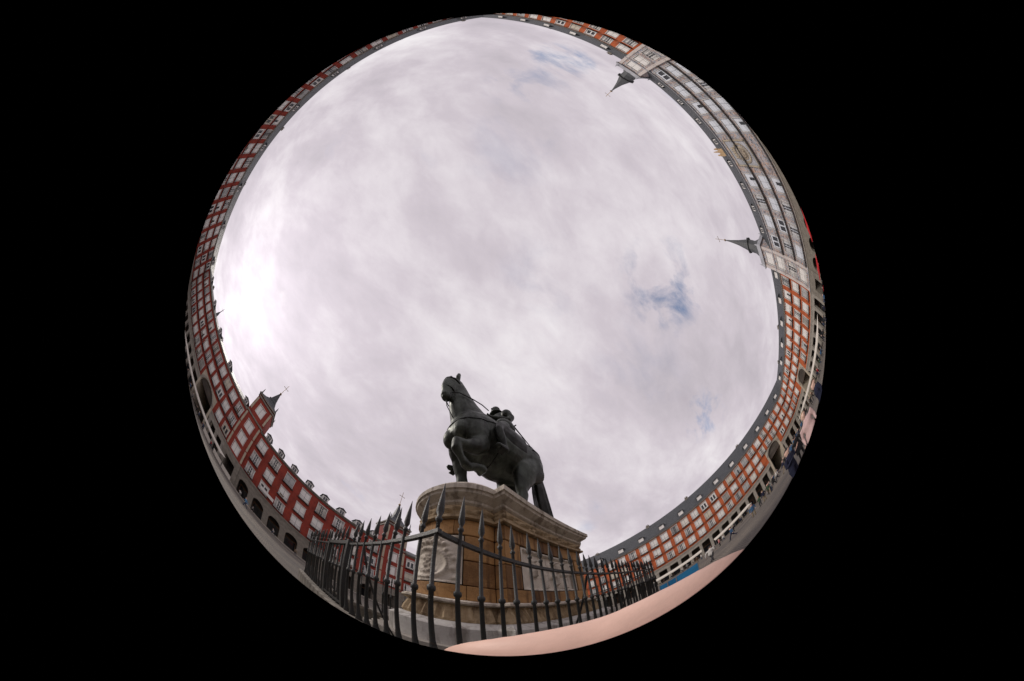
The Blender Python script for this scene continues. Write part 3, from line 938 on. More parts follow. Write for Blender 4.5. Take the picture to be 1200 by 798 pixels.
M_SANDP = stone_mat('sandstone_pale', (.52, .40, .25), (.33, .235, .13), .1)
M_MARB = stone_mat('weathered_marble', (.72, .66, .57), (.50, .44, .36), .12, 3)
M_MARBW = stone_mat('white_marble', (.66, .64, .60), (.47, .45, .41), .12, 1.5)
M_MORT = mat('mortar_core', (.09, .06, .035), .9)
PA, PB, PC, PR = 1.40, 1.05, 1.28, .85
def outline(o, nb=18, dense=None):
    a, b, r = PA + o, PB + o, PR + o
    k = min(.98, max(-.98, (a - PC) / r)); th = math.acos(k)
    p = [(-a, -b), (a, -b)]
    p += [(PC + r * math.cos(-th + 2 * th * i / nb), r * math.sin(-th + 2 * th * i / nb)) for i in range(nb + 1)]
    p += [(a, b), (-a, b)]
    p += [(-PC - r * math.cos(-th + 2 * th * i / nb), -r * math.sin(-th + 2 * th * i / nb)) for i in range(nb + 1)]
    if dense:
        q = []
        for (x0, y0), (x1, y1) in zip(p, p[1:] + p[:1]):
            n = max(1, int(math.hypot(x1 - x0, y1 - y0) / dense))
            q += [(x0 + (x1 - x0) * i / n, y0 + (y1 - y0) * i / n) for i in range(n)]
        p = q
    return p
def ring(o, z): return [(x, y, z) for x, y in outline(o)]
def normals(p):
    n = len(p); out_ = []
    for i in range(n):
        tx, ty = p[(i + 1) % n][0] - p[i - 1][0], p[(i + 1) % n][1] - p[i - 1][1]
        l = math.hypot(tx, ty) or 1
        out_.append((ty / l, -tx / l))
    return out_
ped = thing('pedestal', 'tall brown sandstone pedestal with bowed ends, pale cornice and marble reliefs', 'pedestal', rel(-4.2, -3.35))
def course(name, prof, m_):
    mb = MB(); mb.loft([ring(o, z) for z, o in prof]); return put(name, mb.mesh(name, m_), ped)
course('step', [(0, .78), (.38, .78)], M_GRAN)
course('step', [(.38, .52), (.74, .52)], M_GRAN)
course('base', [(.74, .25), (1.36, .25), (1.40, .22), (1.50, .13), (1.54, .10)], M_MARBW)
# gadrooned band
mb = MB()
po = outline(0, 30, .028); nn = normals(po)
rows = []
for z, o, amp in ((1.545, .02, .0), (1.62, .035, .03), (1.78, .0, .035), (1.94, -.045, .03), (2.03, -.06, .0)):
    rows.append([(x + n[0] * (o + amp * math.cos(i * PI * .55)), y + n[1] * (o + amp * math.cos(i * PI * .55)), z) for i, ((x, y), n) in enumerate(zip(po, nn))])
mb.loft(rows); put('gadroon_band', mb.mesh('gadroon_band', M_SANDP), ped)
course('torus', [(2.031, -.08), (2.035, .02), (2.06, .06), (2.11, .06), (2.15, .02), (2.165, -.06), (2.17, -.1)], M_MARB)
course('core', [(2.16, -.23), (3.94, -.23)], M_MORT)
# ashlar blocks, each its own piece
rbk = random.Random(5)
def block(path, z0, z1, thick=.10):
    mb = MB(); n = len(path)
    nr = []
    for i in range(n):
        p0, p1 = path[max(i - 1, 0)], path[min(i + 1, n - 1)]
        l = math.hypot(p1[0] - p0[0], p1[1] - p0[1]); nr.append(((p1[1] - p0[1]) / l, -(p1[0] - p0[0]) / l))
    e = .012
    sec = []
    for (x, y), (a, b) in zip(path, nr):
        sec.append([(x - a * thick, y - b * thick, z0), (x - a * e, y - b * e, z0), (x, y, z0 + e), (x, y, z1 - e), (x - a * e, y - b * e, z1), (x - a * thick, y - b * thick, z1)])
    mb.loft(sec)
    cx = sum(p[0] for p in path) / n; cy = sum(p[1] for p in path) / n; cz = (z0 + z1) / 2
    mb.v = [(x - cx, y - cy, z - cz) for x, y, z in mb.v]
    k_ = 1 + rbk.uniform(-.006, .004)
    put('stone_block', mb.mesh('stone_block', M_SAND), ped, (cx * k_, cy * k_, cz))
SO = -.14
sa, sb, sr = PA + SO, PB + SO, PR + SO
th = math.acos((sa - PC) / sr)
G = .008
Z = [2.172, 2.55, 3.11, 3.62, 3.93]
PWX = .86; PTH = R(50)
def arcp(s, a0, a1, n=6): return [(s * (PC + sr * math.cos(a0 + (a1 - a0) * i / n)), s * sr * math.sin(a0 + (a1 - a0) * i / n)) for i in range(n + 1)]
for ci in range(4):
    z0, z1 = Z[ci] + G, Z[ci + 1] - G
    mid = ci in (1, 2)
    for s in (1, -1):
        # flank: s=1 is +y side, walked so that the outward normal is right
        xs = [sa, PWX + .03, -PWX - .03, -sa] if mid else ([sa, .62, 0, -.62, -sa] if ci == 0 else [sa, .86, .3, -.3, -.86, -sa])
        for k, (xa, xb) in enumerate(zip(xs, xs[1:])):
            if mid and k == 1: continue
            block([(s * (xa - G), s * sb), (s * (xb + G), s * sb)], z0, z1)
        # end returns
        yb = sr * math.sin(th)
        for q in (1, -1):
            y0, y1 = (yb, sb) if q > 0 else (-sb, -yb)
            block([(s * sa, s * (y0 + G)), (s * sa, s * (y1 - G))], z0, z1, .06)
        an = [-th, -PTH - .02, PTH + .02, th] if mid else [-th, -th * .6, -th * .2, th * .2, th * .6, th] if ci % 2 == 0 else [-th, -th * .4, 0, th * .4, th]
        for k, (a0, a1) in enumerate(zip(an, an[1:])):
            if mid and k == 1: continue
            block(arcp(s, a0 + .008, a1 - .008), z0, z1)
# reliefs
def height_fn(seed, w, h, kind):
    r_ = random.Random(seed); bl = []
    if kind == 'battle':
        for i in range(15):
            cx = r_.uniform(.05, .95) * w; cz = r_.uniform(.08, .62) * h
            lean = r_.uniform(-.25, .25)
            for k in range(6): bl.append((cx + lean * .06 * k, cz + .055 * k, .045 + .02 * r_.random(), .10 * (1 - .05 * k)))
            bl.append((cx + lean * .36, cz + .36, .035, .11))
            for k in range(4): bl.append((cx + r_.choice((-1, 1)) * .03 * k, cz + .2 + .03 * k, .026, .03))
    else:
        for i in range(40):
            a = 2 * PI * i / 40; bl.append((w / 2 + .33 * w * math.cos(a), .42 * h + .33 * h * math.sin(a), .05, .05))
        for i in range(24): bl.append((w / 2 + r_.uniform(-.2, .2) * w, .42 * h + r_.uniform(-.22, .22) * h, .04, .03))
        for i in range(7): bl.append((w / 2 + (i - 3) * .09 * w, .84 * h + .05 * math.cos((i - 3) * .6), .05, .07))
        for i in range(5): bl.append((w / 2 + (i - 2) * .11 * w, .92 * h, .03, .06))
        for i in range(26): bl.append((r_.choice((.1, .9)) * w + r_.uniform(-.1, .1) * w, r_.uniform(.05, .75) * h, .06, .05))
    def H(x, z):
        v = 0.0
        for bx, bz, rr_, am in bl:
            d2 = ((x - bx) ** 2 + (z - bz) ** 2) / (rr_ * rr_)
            if d2 < 6: v = max(v, am * math.exp(-d2))
        return v
    return H
def relief_flank(s):
    w, h = 2 * PWX, 3.6 - 2.57; nx, nz = 84, 50
    H = height_fn(5 + s, w, h, 'battle'); mb = MB()
    for j in range(nz + 1):
        for i in range(nx + 1):
            x, z = w * i / nx, h * j / nz
            edge = .06 if (x < .06 or x > w - .06 or z < .06 or z > h - .06) else 0
            mb.v.append((s * (PWX - x), s * (sb - .075 + edge + (0 if edge else H(x, z))), 2.57 + z))
    for j in range(nz):
        for i in range(nx):
            q = j * (nx + 1) + i; mb.f.append((q, q + 1, q + nx + 2, q + nx + 1)); mb.mi.append(0)
    put('relief_panel', mb.mesh('relief_panel', M_MARB, True), ped)
def relief_bow(s):
    w, h = 2 * PTH * sr, 3.6 - 2.57; nx, nz = 60, 56
    H = height_fn(9, w, h, 'arms'); mb = MB()
    for j in range(nz + 1):
        for i in range(nx + 1):
            x, z = w * i / nx, h * j / nz
            a = -PTH + 2 * PTH * i / nx
            edge = .03 if (x < .05 or x > w - .05 or z < .05 or z > h - .05) else 0
            r_ = sr - .03 + edge + (0 if edge else H(x, z))
            mb.v.append((s * (PC + r_ * math.cos(a)), s * r_ * math.sin(a), 2.57 + z))
    for j in range(nz):
        for i in range(nx):
            q = j * (nx + 1) + i; mb.f.append((q, q + 1, q + nx + 2, q + nx + 1)); mb.mi.append(0)
    put('arms_relief', mb.mesh('arms_relief', M_MARB, True), ped)
for s in (1, -1): relief_flank(s); relief_bow(s)
# carved frieze
course('fillet', [(3.932, -.12), (3.935, -.07), (3.985, -.07), (3.99, -.12)], M_SANDP)
mb = MB(); po = outline(-.13, 30, .03); nn = normals(po); rf = random.Random(3)
L_ = len(po); rows = []
for j in range(9):
    z = 3.985 + .225 * j / 8
    rw = []
    for i, ((x, y), n) in enumerate(zip(po, nn)):
        u = i * .03
        v = abs(math.sin(u * 7 + math.sin(z * 30) * 1.2)) * math.sin(PI * j / 8) * .055 + .02 * math.sin(u * 31 + j * 1.9) * math.sin(PI * j / 8)
        rw.append((x + n[0] * v, y + n[1] * v, z))
    rows.append(rw)
mb.loft(rows); put('frieze', mb.mesh('frieze', M_SANDP, True), ped)
course('cornice', [(4.20, -.14), (4.24, -.09), (4.28, -.085), (4.32, -.03), (4.36, .03), (4.41, .045), (4.415, .07), (4.50, .075), (4.52, .05), (4.56, .02), (4.60, -.02)], M_MARB)

# ------------------------------------------------------------------ iron fence on its low wall
fen = thing('iron_fence', 'black wrought iron fence of spear-topped bars round the pedestal', 'fence', rel(-4.1, -3.9))
FX0, FX1, FY0, FY1 = -1.0, -7.6, -1.42, -6.4        # measured from the camera's foot
def fl(x, y, z=0): return (x + 4.1, y + 3.9, z)
KZ = .82
mb = MB()
mb.lathe([(.044, KZ), (.040, KZ + .04), (.026, KZ + .16), (.019, KZ + .38), (.0165, 1.91), (.026, 1.922), (.029, 1.95), (.026, 1.978), (.0155, 1.99), (.0145, 2.47), (.0145, 2.62), (.022, 2.632), (.023, 2.652), (.013, 2.664), (.014, 2.68), (.027, 2.72), (.020, 2.82), (.009, 2.92), (.001, 2.98)], 8)
BAR = mb.mesh('bar', M_IRON, True)
mb = MB()
mb.lathe([(.048, KZ), (.044, KZ + .05), (.029, KZ + .18), (.019, KZ + .38), (.0165, 1.91), (.027, 1.922), (.030, 1.95), (.027, 1.978), (.0155, 1.99), (.0145, 2.62), (.026, 2.632), (.027, 2.655), (.015, 2.668), (.031, 2.72), (.022, 2.83), (.010, 2.93), (.001, 3.0)], 8)
POST = mb.mesh('post', M_IRON, True)
def frange(a, b, n): return [a + (b - a) * i / n for i in range(n + 1)]
nN = 32; nE = 24
rb_ = random.Random(17)
def tilt(): return (R(rb_.uniform(-.35, .35)), R(rb_.uniform(-.35, .35)), rb_.uniform(0, 6))
for x in frange(FX0, FX1, nN)[1:-1]:
    for y in (FY0, FY1): put('bar', BAR, fen, fl(x + rb_.uniform(-.006, .006), y), tilt())
for y in frange(FY0, FY1, nE)[1:-1]:
    put('bar', BAR, fen, fl(FX1, y), tilt())
    if not (-4.25 < y < -3.22): put('bar', BAR, fen, fl(FX0, y), tilt())
for x in (FX0, FX1):
    for y in (FY0, FY1): put('post', POST, fen, fl(x, y))
def rail(p, q, z0, z1, w=.018):
    mb = MB(); (x0, y0), (x1, y1) = p, q
    mb.box(min(x0, x1) - (w if x0 == x1 else 0), max(x0, x1) + (w if x0 == x1 else 0), min(y0, y1) - (w if y0 == y1 else 0), max(y0, y1) + (w if y0 == y1 else 0), z0, z1)
    put('rail', mb.mesh('rail', M_IRON), fen, (4.1, 3.9, 0))
rail((FX0 - .031, FY0), (FX1 + .031, FY0), 2.51, 2.55); rail((FX0 - .031, FY1), (FX1 + .031, FY1), 2.51, 2.55)
rail((FX0, FY0 + .031), (FX0, -3.18), 2.51, 2.55); rail((FX0, -4.30), (FX0, FY1 - .031), 2.51, 2.55)
rail((FX1, FY0 + .031), (FX1, FY1 - .031), 2.51, 2.55)
# gate in the side facing the horse's head
mb = MB()
for y in (-3.24, -4.24): mb.box(FX0 - .035, FX0 + .035, y - .035, y + .035, KZ, 2.62)
mb.box(FX0 - .03, FX0 + .03, -4.205, -3.275, 2.52, 2.60); mb.box(FX0 - .03, FX0 + .03, -4.205, -3.275, KZ + .08, KZ + .15)
ga = put('gate', mb.mesh('gate', M_IRON), fen, (4.1, 3.9, 0))
for y in frange(-3.24, -4.24, 5)[1:-1]: put('bar', BAR, ga, (FX0, y, 0))
for (x0, y0, x1, y1) in ((-3.30, FY0 - .02, -3.62, -2.0), (-5.4, FY0 - .02, -5.72, -2.0), (FX0 - .02, -2.75, -1.55, -2.98), (FX0 - .02, -5.1, -1.55, -5.3)):
    mb = MB(); mb.bar((x0, y0, 2.5), (x1, y1, KZ - .25), .016); put('brace', mb.mesh('brace', M_IRON), fen, (4.1, 3.9, 0))
# low wall of granite coping blocks under the fence
M_COPE = stone_mat('coping_granite', (.22, .20, .17), (.13, .12, .10), .2, 2)
def wall_blocks(p, q, n):
    (x0, y0), (x1, y1) = p, q
    hx, hy = abs(x1 - x0) / n / 2, abs(y1 - y0) / n / 2
    W_ = .17
    hx = max(hx - .004, W_ if hx == 0 else 0); hy = max(hy - .004, W_ if hy == 0 else 0)
    mb = MB(); mb.box(-hx, hx, -hy, hy, .001, KZ - .22); low = mb.mesh('wall_stone', M_COPE)
    mb = MB(); mb.loft([[(sx * (hx + o * (hy < hx or 1) * (hx == W_)), sy * (hy + o * (hy == W_)), z) for sx, sy in ((-1, -1), (1, -1), (1, 1), (-1, 1))] for z, o in ((KZ - .216, .04), (KZ - .04, .04), (KZ, 0))])
    top = mb.mesh('coping_stone', M_COPE)
    for i in range(n):
        c = fl(x0 + (x1 - x0) * (i + .5) / n, y0 + (y1 - y0) * (i + .5) / n)
        put('wall_stone', low, fen, c); put('coping_stone', top, fen, c)
wall_blocks((FX0 + .17, FY0), (FX1 - .17, FY0), 6); wall_blocks((FX0 + .17, FY1), (FX1 - .17, FY1), 6)
wall_blocks((FX0, FY0 - .175), (FX0, FY1 + .175), 5); wall_blocks((FX1, FY0 - .175), (FX1, FY1 + .175), 5)

# ------------------------------------------------------------------ bronze horse and rider
def bronze(name, base, dark):
    mt = bpy.data.materials.new(name); mt.use_nodes = True
    t = mt.node_tree; b = t.nodes['Principled BSDF']
    co = N(t, 'ShaderNodeTexCoord').outputs['Object']
    n1 = noise(t, co, 2.2, 8, .68, .5, stretch=(1, 1, .3))
    t.links.new(ramp(t, n1, [(.36, dark), (.64, base)]), b.inputs['Base Color'])
    t.links.new(ramp(t, noise(t, co, 5, 5, .6), [(.3, .36), (.7, .62)]), b.inputs['Roughness'])
    b.inputs['Metallic'].default_value = .55
    bp = N(t, 'ShaderNodeBump'); bp.inputs['Strength'].default_value = .25; bp.inputs['Distance'].default_value = .02
    t.links.new(noise(t, co, 11, 6, .6), bp.inputs['Height']); t.links.new(bp.outputs[0], b.inputs['Normal'])
    return mt
M_BRZ = bronze('bronze', (.072, .084, .070), (.012, .013, .011))
M_BRZD = bronze('bronze_dark', (.024, .025, .022), (.010, .010, .009))
YAW = R(-7)
st = thing('equestrian_statue', 'dark bronze statue of a rider on a prancing horse on the pedestal', 'statue', rel(-3.86, -3.30, 4.6), YAW)
K = .90
def sc_(p): return (p[0] * K * 1.06, p[1] * K, p[2] * K)
def T(mb, pts, rad, n=20): mb.tube([sc_(p) for p in pts], [(a * K, b * K) for a, b in rad], n)
hb = MB()
T(hb, [(-1.46, 0, 2.48), (-1.39, 0, 2.48), (-1.23, 0, 2.50), (-.95, 0, 2.55), (-.55, 0, 2.44), (0, 0, 2.36), (.5, 0, 2.42), (.9, 0, 2.48), (1.25, 0, 2.34), (1.5, 0, 2.24), (1.68, 0, 2.2)],
  [(.12, .12), (.38, .36), (.64, .56), (.75, .66), (.74, .68), (.78, .74), (.82, .72), (.83, .66), (.72, .60), (.5, .48), (.16, .16)], 24)
for s in (1, -1):                                # haunch, shoulder and chest muscles
    hb.ell(sc_((-.92, s * .36, 2.34)), (.50 * K, .34 * K, .72 * K), 16, 10)
    hb.ell(sc_((1.02, s * .40, 2.22)), (.44 * K, .27 * K, .66 * K), 16, 10)
    hb.ell(sc_((1.46, s * .22, 2.12)), (.27 * K, .25 * K, .34 * K), 14, 8)
# neck and head (turned a little to its right)
T(hb, [(.80, 0, 2.55), (1.15, 0, 2.95), (1.42, 0, 3.32), (1.62, 0, 3.70), (1.77, 0, 4.02), (1.92, 0, 4.26), (2.05, 0, 4.34)],
  [(.80, .48), (.72, .44), (.57, .36), (.44, .29), (.36, .25), (.29, .22), (.2, .16)], 22)
T(hb, [(1.90, 0, 4.42), (1.98, 0, 4.30), (2.06, .01, 4.04), (2.10, .02, 3.74), (2.11, .02, 3.46), (2.11, .02, 3.28), (2.11, .02, 3.20)],
  [(.10, .10), (.27, .21), (.36, .235), (.31, .20), (.215, .155), (.20, .15), (.10, .09)], 18)
hb.ell(sc_((1.90, 0, 3.92)), (.24 * K, .20 * K, .30 * K), 14, 8)   # jaw
hb.ell(sc_((2.10, .02, 3.26)), (.17 * K, .15 * K, .14 * K), 12, 8)
for s in (1, -1):                                # brow, nostril, ear
    hb.ell(sc_((2.12, .01 + s * .17, 4.04)), (.10 * K, .07 * K, .09 * K), 10, 6)
    hb.ell(sc_((2.20, .02 + s * .09, 3.32)), (.07 * K, .05 * K, .08 * K), 8, 6)
    T(hb, [(1.95, s * .13, 4.38), (2.0, s * .17, 4.54), (2.0, s * .19, 4.70), (1.97, s * .18, 4.82)], [(.08, .07), (.105, .07), (.08, .055), (.02, .02)], 10)
def leg(pts, rad): T(hb, pts, rad, 16)
# near fore raised
leg([(.95, .40, 1.85), (1.15, .45, 1.50), (1.45, .48, 1.31), (1.69, .48, 1.22), (1.66, .48, 1.08), (1.50, .48, .90), (1.38, .48, .78), (1.28, .48, .75), (1.08, .48, .88), (.93, .48, .88), (.86, .48, .82)],
    [(.30, .25), (.22, .19), (.145, .135), (.15, .14), (.135, .125), (.085, .08), (.11, .105), (.105, .10), (.09, .09), (.145, .14), (.12, .12)])
# far fore standing
leg([(1.04, -.40, 2.0), (.98, -.42, 1.62), (.88, -.42, 1.28), (.84, -.42, 1.12), (.81, -.42, .98), (.76, -.42, .62), (.74, -.42, .36), (.77, -.42, .26), (.84, -.42, .14), (.86, -.42, .12), (.88, -.42, 0.0)],
    [(.30, .25), (.21, .19), (.145, .14), (.155, .145), (.135, .13), (.09, .085), (.11, .105), (.105, .10), (.095, .095), (.14, .14), (.175, .165)])
# hind legs
for yy, dx in ((.42, .95), (-.42, .62)):
    leg([(-1.0, yy * .9, 2.2), (-.86 + dx * .3, yy, 1.75), (-1.02 + dx * .6, yy, 1.35), (-1.33 + dx, yy, 1.06), (-1.36 + dx, yy, .94), (-1.29 + dx, yy, .55), (-1.26 + dx, yy, .34), (-1.2 + dx, yy, .24), (-1.12 + dx, yy, .13), (-1.10 + dx, yy, 0)],
        [(.5, .32), (.40, .27), (.27, .19), (.175, .14), (.165, .135), (.11, .10), (.13, .12), (.12, .115), (.145, .14), (.18, .17)])
hm = remeshed(hb, .024, 4, 'horse', [M_BRZ])
horse = put('horse', hm, st)
from mathutils.bvhtree import BVHTree
bvh = BVHTree.FromPolygons([v.co.copy() for v in hm.vertices], [tuple(p.vertices) for p in hm.polygons])
def strap(name, pairs, wdt=.03):
    pts = []
    for o_, t_ in pairs:
        o_, t_ = Vector(sc_(o_)), Vector(sc_(t_)); d_ = (t_ - o_).normalized()
        h = bvh.ray_cast(o_, d_)[0]
        if h: pts.append(h - d_ * .006)
    mb = MB(); mb.tube(pts, [(wdt * .5, wdt * .5)] * len(pts), 6); put(name, mb.mesh(name, M_BRZD, True), horse)
strap('breast_strap', [((.75 + 3 * math.cos(R(a)), 3 * math.sin(R(a)), 2.5 - .25 * math.cos(R(a))), (.75, 0, 2.62 - .3 * math.cos(R(a)))) for a in range(-100, 101, 8)])
strap('crupper', [((x_, .0, 5), (x_, 0, 2)) for x_ in (-.55, -.7, -.85, -1.0, -1.15, -1.28)])
strap('breeching', [((-.75 + 3 * math.cos(R(a)), 3 * math.sin(R(a)), 2.78), (-.75, 0, 2.62)) for a in range(96, 265, 8)])
strap('girth', [((.42 , 3 * math.cos(R(a)), 2.4 + 3 * math.sin(R(a))), (.42, 0, 2.4)) for a in range(-170, -9, 10)])
# mane and forelock
mm_ = MB()
rm = random.Random(2)
for i in range(26):
    t_ = i / 25
    x = 1.02 + .90 * t_ ** .9; z = 3.36 + 1.05 * t_
    l = .34 + .15 * rm.random()
    yo = -.16
    mm_.tube([sc_((x - .10, -.02, z + .06)), sc_((x - .16, yo - .08, z - .10)), sc_((x - .10, yo - .18, z - l * .7)), sc_((x - .02 + rm.uniform(-.06, .06), yo - .17, z - l * 1.15))], [(.07 * K, .05 * K), (.085 * K, .06 * K), (.07 * K, .05 * K), (.015, .01)], 7)
for i in range(5):
    mm_.tube([sc_((1.96, 0, 4.44)), sc_((2.14 + .02 * i, (i - 2) * .04, 4.36)), sc_((2.24, (i - 2) * .06, 4.12)), sc_((2.27, (i - 2) * .05, 3.96))], [.05, .06, .045, .012], 7)
put('mane', remeshed(mm_, .02, 2, 'mane', [M_BRZD]), horse)
tl = MB()
for i in range(18):
    a = 2 * PI * i / 18; q = .10 * math.sqrt(rm.random())
    ox, oy = q * math.cos(a), q * math.sin(a)
    w_ = rm.uniform(.8, 1.25)
    tl.tube([sc_((-1.32, oy * .4, 2.82 + ox * .3)), sc_((-1.46 + ox * .5, .03 + oy * .6, 2.68)), sc_((-1.50 + ox, .05 + oy * 1.2, 2.3)), sc_((-1.50 + ox * 1.4, .05 + oy * 1.6, 1.85)), sc_((-1.54 + ox * 1.6, .05 + oy * 1.8, 1.3)), sc_((-1.62 + ox * 1.6, .05 + oy * 1.8, .75)), sc_((-1.70 + ox, oy * 1.5, .35 + rm.random() * .2))],
            [.05, .06 * w_, .06 * w_, .062 * w_, .06 * w_, .05 * w_, .012], 8)
put('tail', remeshed(tl, .024, 1, 'tail', [M_BRZD]), horse)
# saddle, cloth, bridle, reins
sd = MB()
T(sd, [(-.62, 0, 2.62), (-.5, 0, 2.58), (0, 0, 2.52), (.46, 0, 2.62), (.56, 0, 2.68)], [(.60, .60), (.70, .74), (.76, .80), (.76, .76), (.64, .62)], 22)
sdm = remeshed(sd, .03, 3, 'saddle_cloth', [M_BRZD])
bmx = bmesh.new(); bmx.from_mesh(sdm)
bmesh.ops.delete(bmx, geom=[v for v in bmx.verts if v.co.z < 2.15 * K], context='VERTS'); bmx.to_mesh(sdm); bmx.free()
sdo = put('saddle_cloth', sdm, st)
sd = MB()
T(sd, [(-.44, 0, 3.50), (-.38, 0, 3.34), (-.1, 0, 3.22), (.25, 0, 3.24), (.42, 0, 3.42), (.46, 0, 3.52)], [(.05, .30), (.10, .36), (.12, .36), (.12, .32), (.08, .22), (.04, .14)], 14)
put('saddle', remeshed(sd, .025, 2, 'saddle', [M_BRZD]), st)
br_ = MB()
def loopr(c, ax, ra, rb, r_=.018):
    c = Vector(sc_(c)); d_ = Vector(ax).normalized(); u_ = Vector((0, 1, 0)); w_ = d_.cross(u_).normalized()
    pts = [c + u_ * math.cos(2 * PI * i / 20) * rb * K + w_ * math.sin(2 * PI * i / 20) * ra * K for i in range(21)]
    br_.tube(pts, [r_] * 21, 6, side=d_)
loopr((2.10, .02, 3.60), (.3, -.1, -1), .26, .185); loopr((2.02, 0, 4.14), (.2, 0, -1), .36, .25)
put('bridle', br_.mesh('bridle', M_BRZD, True), horse)
for s in (1, -1):
    mb = MB(); mb.tube([sc_((2.06, .02 + s * .17, 3.40)), sc_((1.84, s * .31, 3.46)), sc_((1.38, s * .40, 3.46)), sc_((1.0, s * .38, 3.56)), sc_((.62, s * .12 + .1, 3.80))], [.016] * 5, 6)
    put('rein', mb.mesh('rein', M_BRZD), horse)
mb = MB(); mb.tube([sc_((2.12, .04, 3.18)), sc_((2.02, .05, 2.86)), sc_((1.72, .06, 2.52))], [.012] * 3, 6)
put('curb_chain', mb.mesh('curb_chain', M_BRZD), horse)
# rider
rb = MB()
T(rb, [(-.06, 0, 3.22), (-.06, 0, 3.45), (-.04, 0, 3.75), (0, 0, 4.05), (.02, 0, 4.30), (.05, 0, 4.46)], [(.36, .42), (.36, .40), (.33, .36), (.37, .44), (.30, .44), (.13, .16)], 18)
T(rb, [(.05, 0, 4.40), (.09, 0, 4.62)], [(.12, .12), (.12, .12)], 12)
rb.ell(sc_((.15, 0, 4.76)), (.19 * K, .155 * K, .22 * K), 14, 10)
rb.ell(sc_((.335, 0, 4.73)), (.05 * K, .035 * K, .055 * K), 8, 6)
rb.ell(sc_((.29, 0, 4.60)), (.07 * K, .06 * K, .10 * K), 8, 6)       # beard
for s in (1, -1): rb.ell(sc_((.12, s * .155, 4.75)), (.035 * K, .02 * K, .055 * K), 6, 6)
# ruff
for i in range(22):
    a = 2 * PI * i / 22
    rb.ell(sc_((.08 + .25 * math.cos(a), .25 * math.sin(a), 4.53)), (.055 * K, .055 * K, .05 * K), 6, 5)
T(rb, [(.08, 0, 4.50), (.08, 0, 4.56)], [(.25, .25), (.25, .25)], 18)
for s in (1, -1):                               # pauldrons, puffed breeches, legs, feet
    rb.ell(sc_((-.02, s * .47, 4.14)), (.25 * K, .22 * K, .26 * K), 12, 8)
    rb.ell(sc_((.10, s * .50, 3.30)), (.42 * K, .28 * K, .30 * K), 14, 8)
    q_ = 0 if s > 0 else .32; q2 = 0 if s > 0 else .2
    T(rb, [(.0, s * .42, 3.34), (.34, s * .64, 2.98), (.62 + q_ * .4, s * .76, 2.64), (.68 + q_ * .6, s * .80, 2.42), (.60 + q_ * .8, s * .83, 2.10), (.52 + q_, s * .85, 1.80 + q2 * .7), (.50 + q_ * 1.1, s * .85, 1.70 + q2)], [(.27, .24), (.23, .2), (.17, .16), (.155, .15), (.14, .135), (.10, .10), (.10, .10)], 12)
    T(rb, [(.42 + q_, s * .85, 1.70 + q2), (.58 + q_ * 1.1, s * .87, 1.65 + q2), (.78 + q_ * 1.2, s * .89, 1.62 + q2), (.84 + q_ * 1.25, s * .89, 1.64 + q2)], [(.10, .09), (.10, .10), (.075, .09), (.03, .05)], 12)
# bridle arm (left) and baton arm (right)
T(rb, [(0, .48, 4.20), (-.08, .62, 3.88), (.0, .60, 3.66), (.3, .40, 3.72), (.52, .20, 3.80)], [(.17, .17), (.15, .15), (.14, .14), (.11, .11), (.075, .075)], 12)
T(rb, [(0, -.48, 4.20), (-.04, -.72, 3.94), (.10, -.82, 3.74), (.4, -.80, 3.66), (.58, -.76, 3.66)], [(.17, .17), (.15, .15), (.14, .14), (.11, .11), (.075, .075)], 12)
for hx, hy, hz in ((.60, .15, 3.83), (.66, -.74, 3.66)):
    rb.ell(sc_((hx, hy, hz)), (.11 * K, .07 * K, .09 * K), 10, 7)
    for q in range(4): T(rb, [(hx + .02 + .045 * q - .06, hy + .06, hz + .03), (hx + .04 + .045 * q - .06, hy + .09, hz - .03), (hx + .03 + .045 * q - .06, hy + .03, hz - .10)], [(.028, .028), (.028, .028), (.022, .022)], 8)
    T(rb, [(hx - .03, hy - .06, hz + .02), (hx + .05, hy - .08, hz + .05), (hx + .11, hy - .04, hz + .04)], [(.032, .032), (.03, .03), (.022, .022)], 8)
ri = put('rider', remeshed(rb, .02, 2, 'rider', [M_BRZ]), st, (0, 0, .09), None, None, None, None, None, (.92, .92, .92))
hh = MB()                                        # short hair and the sash
hh.ell(sc_((.11, 0, 4.84)), (.19 * K, .17 * K, .17 * K), 14, 8)
put('hair', remeshed(hh, .02, 1, 'hair', [M_BRZD]), ri)
ss = MB(); ss.tube([sc_((.12, -.46, 4.28)), sc_((.33, -.1, 4.02)), sc_((.26, .26, 3.72)), sc_((-.02, .42, 3.54))], [(.03, .09)] * 4, 8); ss.tube([sc_((-.1, -.46, 4.28)), sc_((-.34, -.1, 4.05)), sc_((-.30, .26, 3.74)), sc_((-.04, .42, 3.54))], [(.03, .09)] * 4, 8)
put('sash', ss.mesh('sash', M_BRZD, True), ri)
mb = MB(); mb.bar(sc_((.20, -.74, 3.60)), sc_((1.25, -.70, 3.78)), .04, 8); put('baton', mb.mesh('baton', M_BRZD), ri)
mb = MB()
mb.tube([sc_((.06, .62, 3.56)), sc_((-.2, .66, 3.40)), sc_((-.95, .66, 2.92))], [.026, .026, .012], 8); mb.bar(sc_((-.16, .50, 3.48)), sc_((-.12, .80, 3.34)), .022, 6); mb.ell(sc_((.10, .61, 3.60)), (.05, .05, .05), 8, 6)
put('sword', mb.mesh('sword', M_BRZ), ri)
for s in (1, -1):
    mb = MB(); c = sc_((.60, s * .88, 1.58) if s > 0 else (.98, -.88, 1.78))
    mb.bar((c[0], c[1], c[2] - .02), (c[0], c[1] + .001, c[2] + 1.0 * K), .014, 6)
    mb.box(c[0] - .06, c[0] + .10, c[1] - .12, c[1] + .12, c[2] - .05, c[2] - .025)
    put('stirrup', mb.mesh('stirrup', M_BRZD), ri)
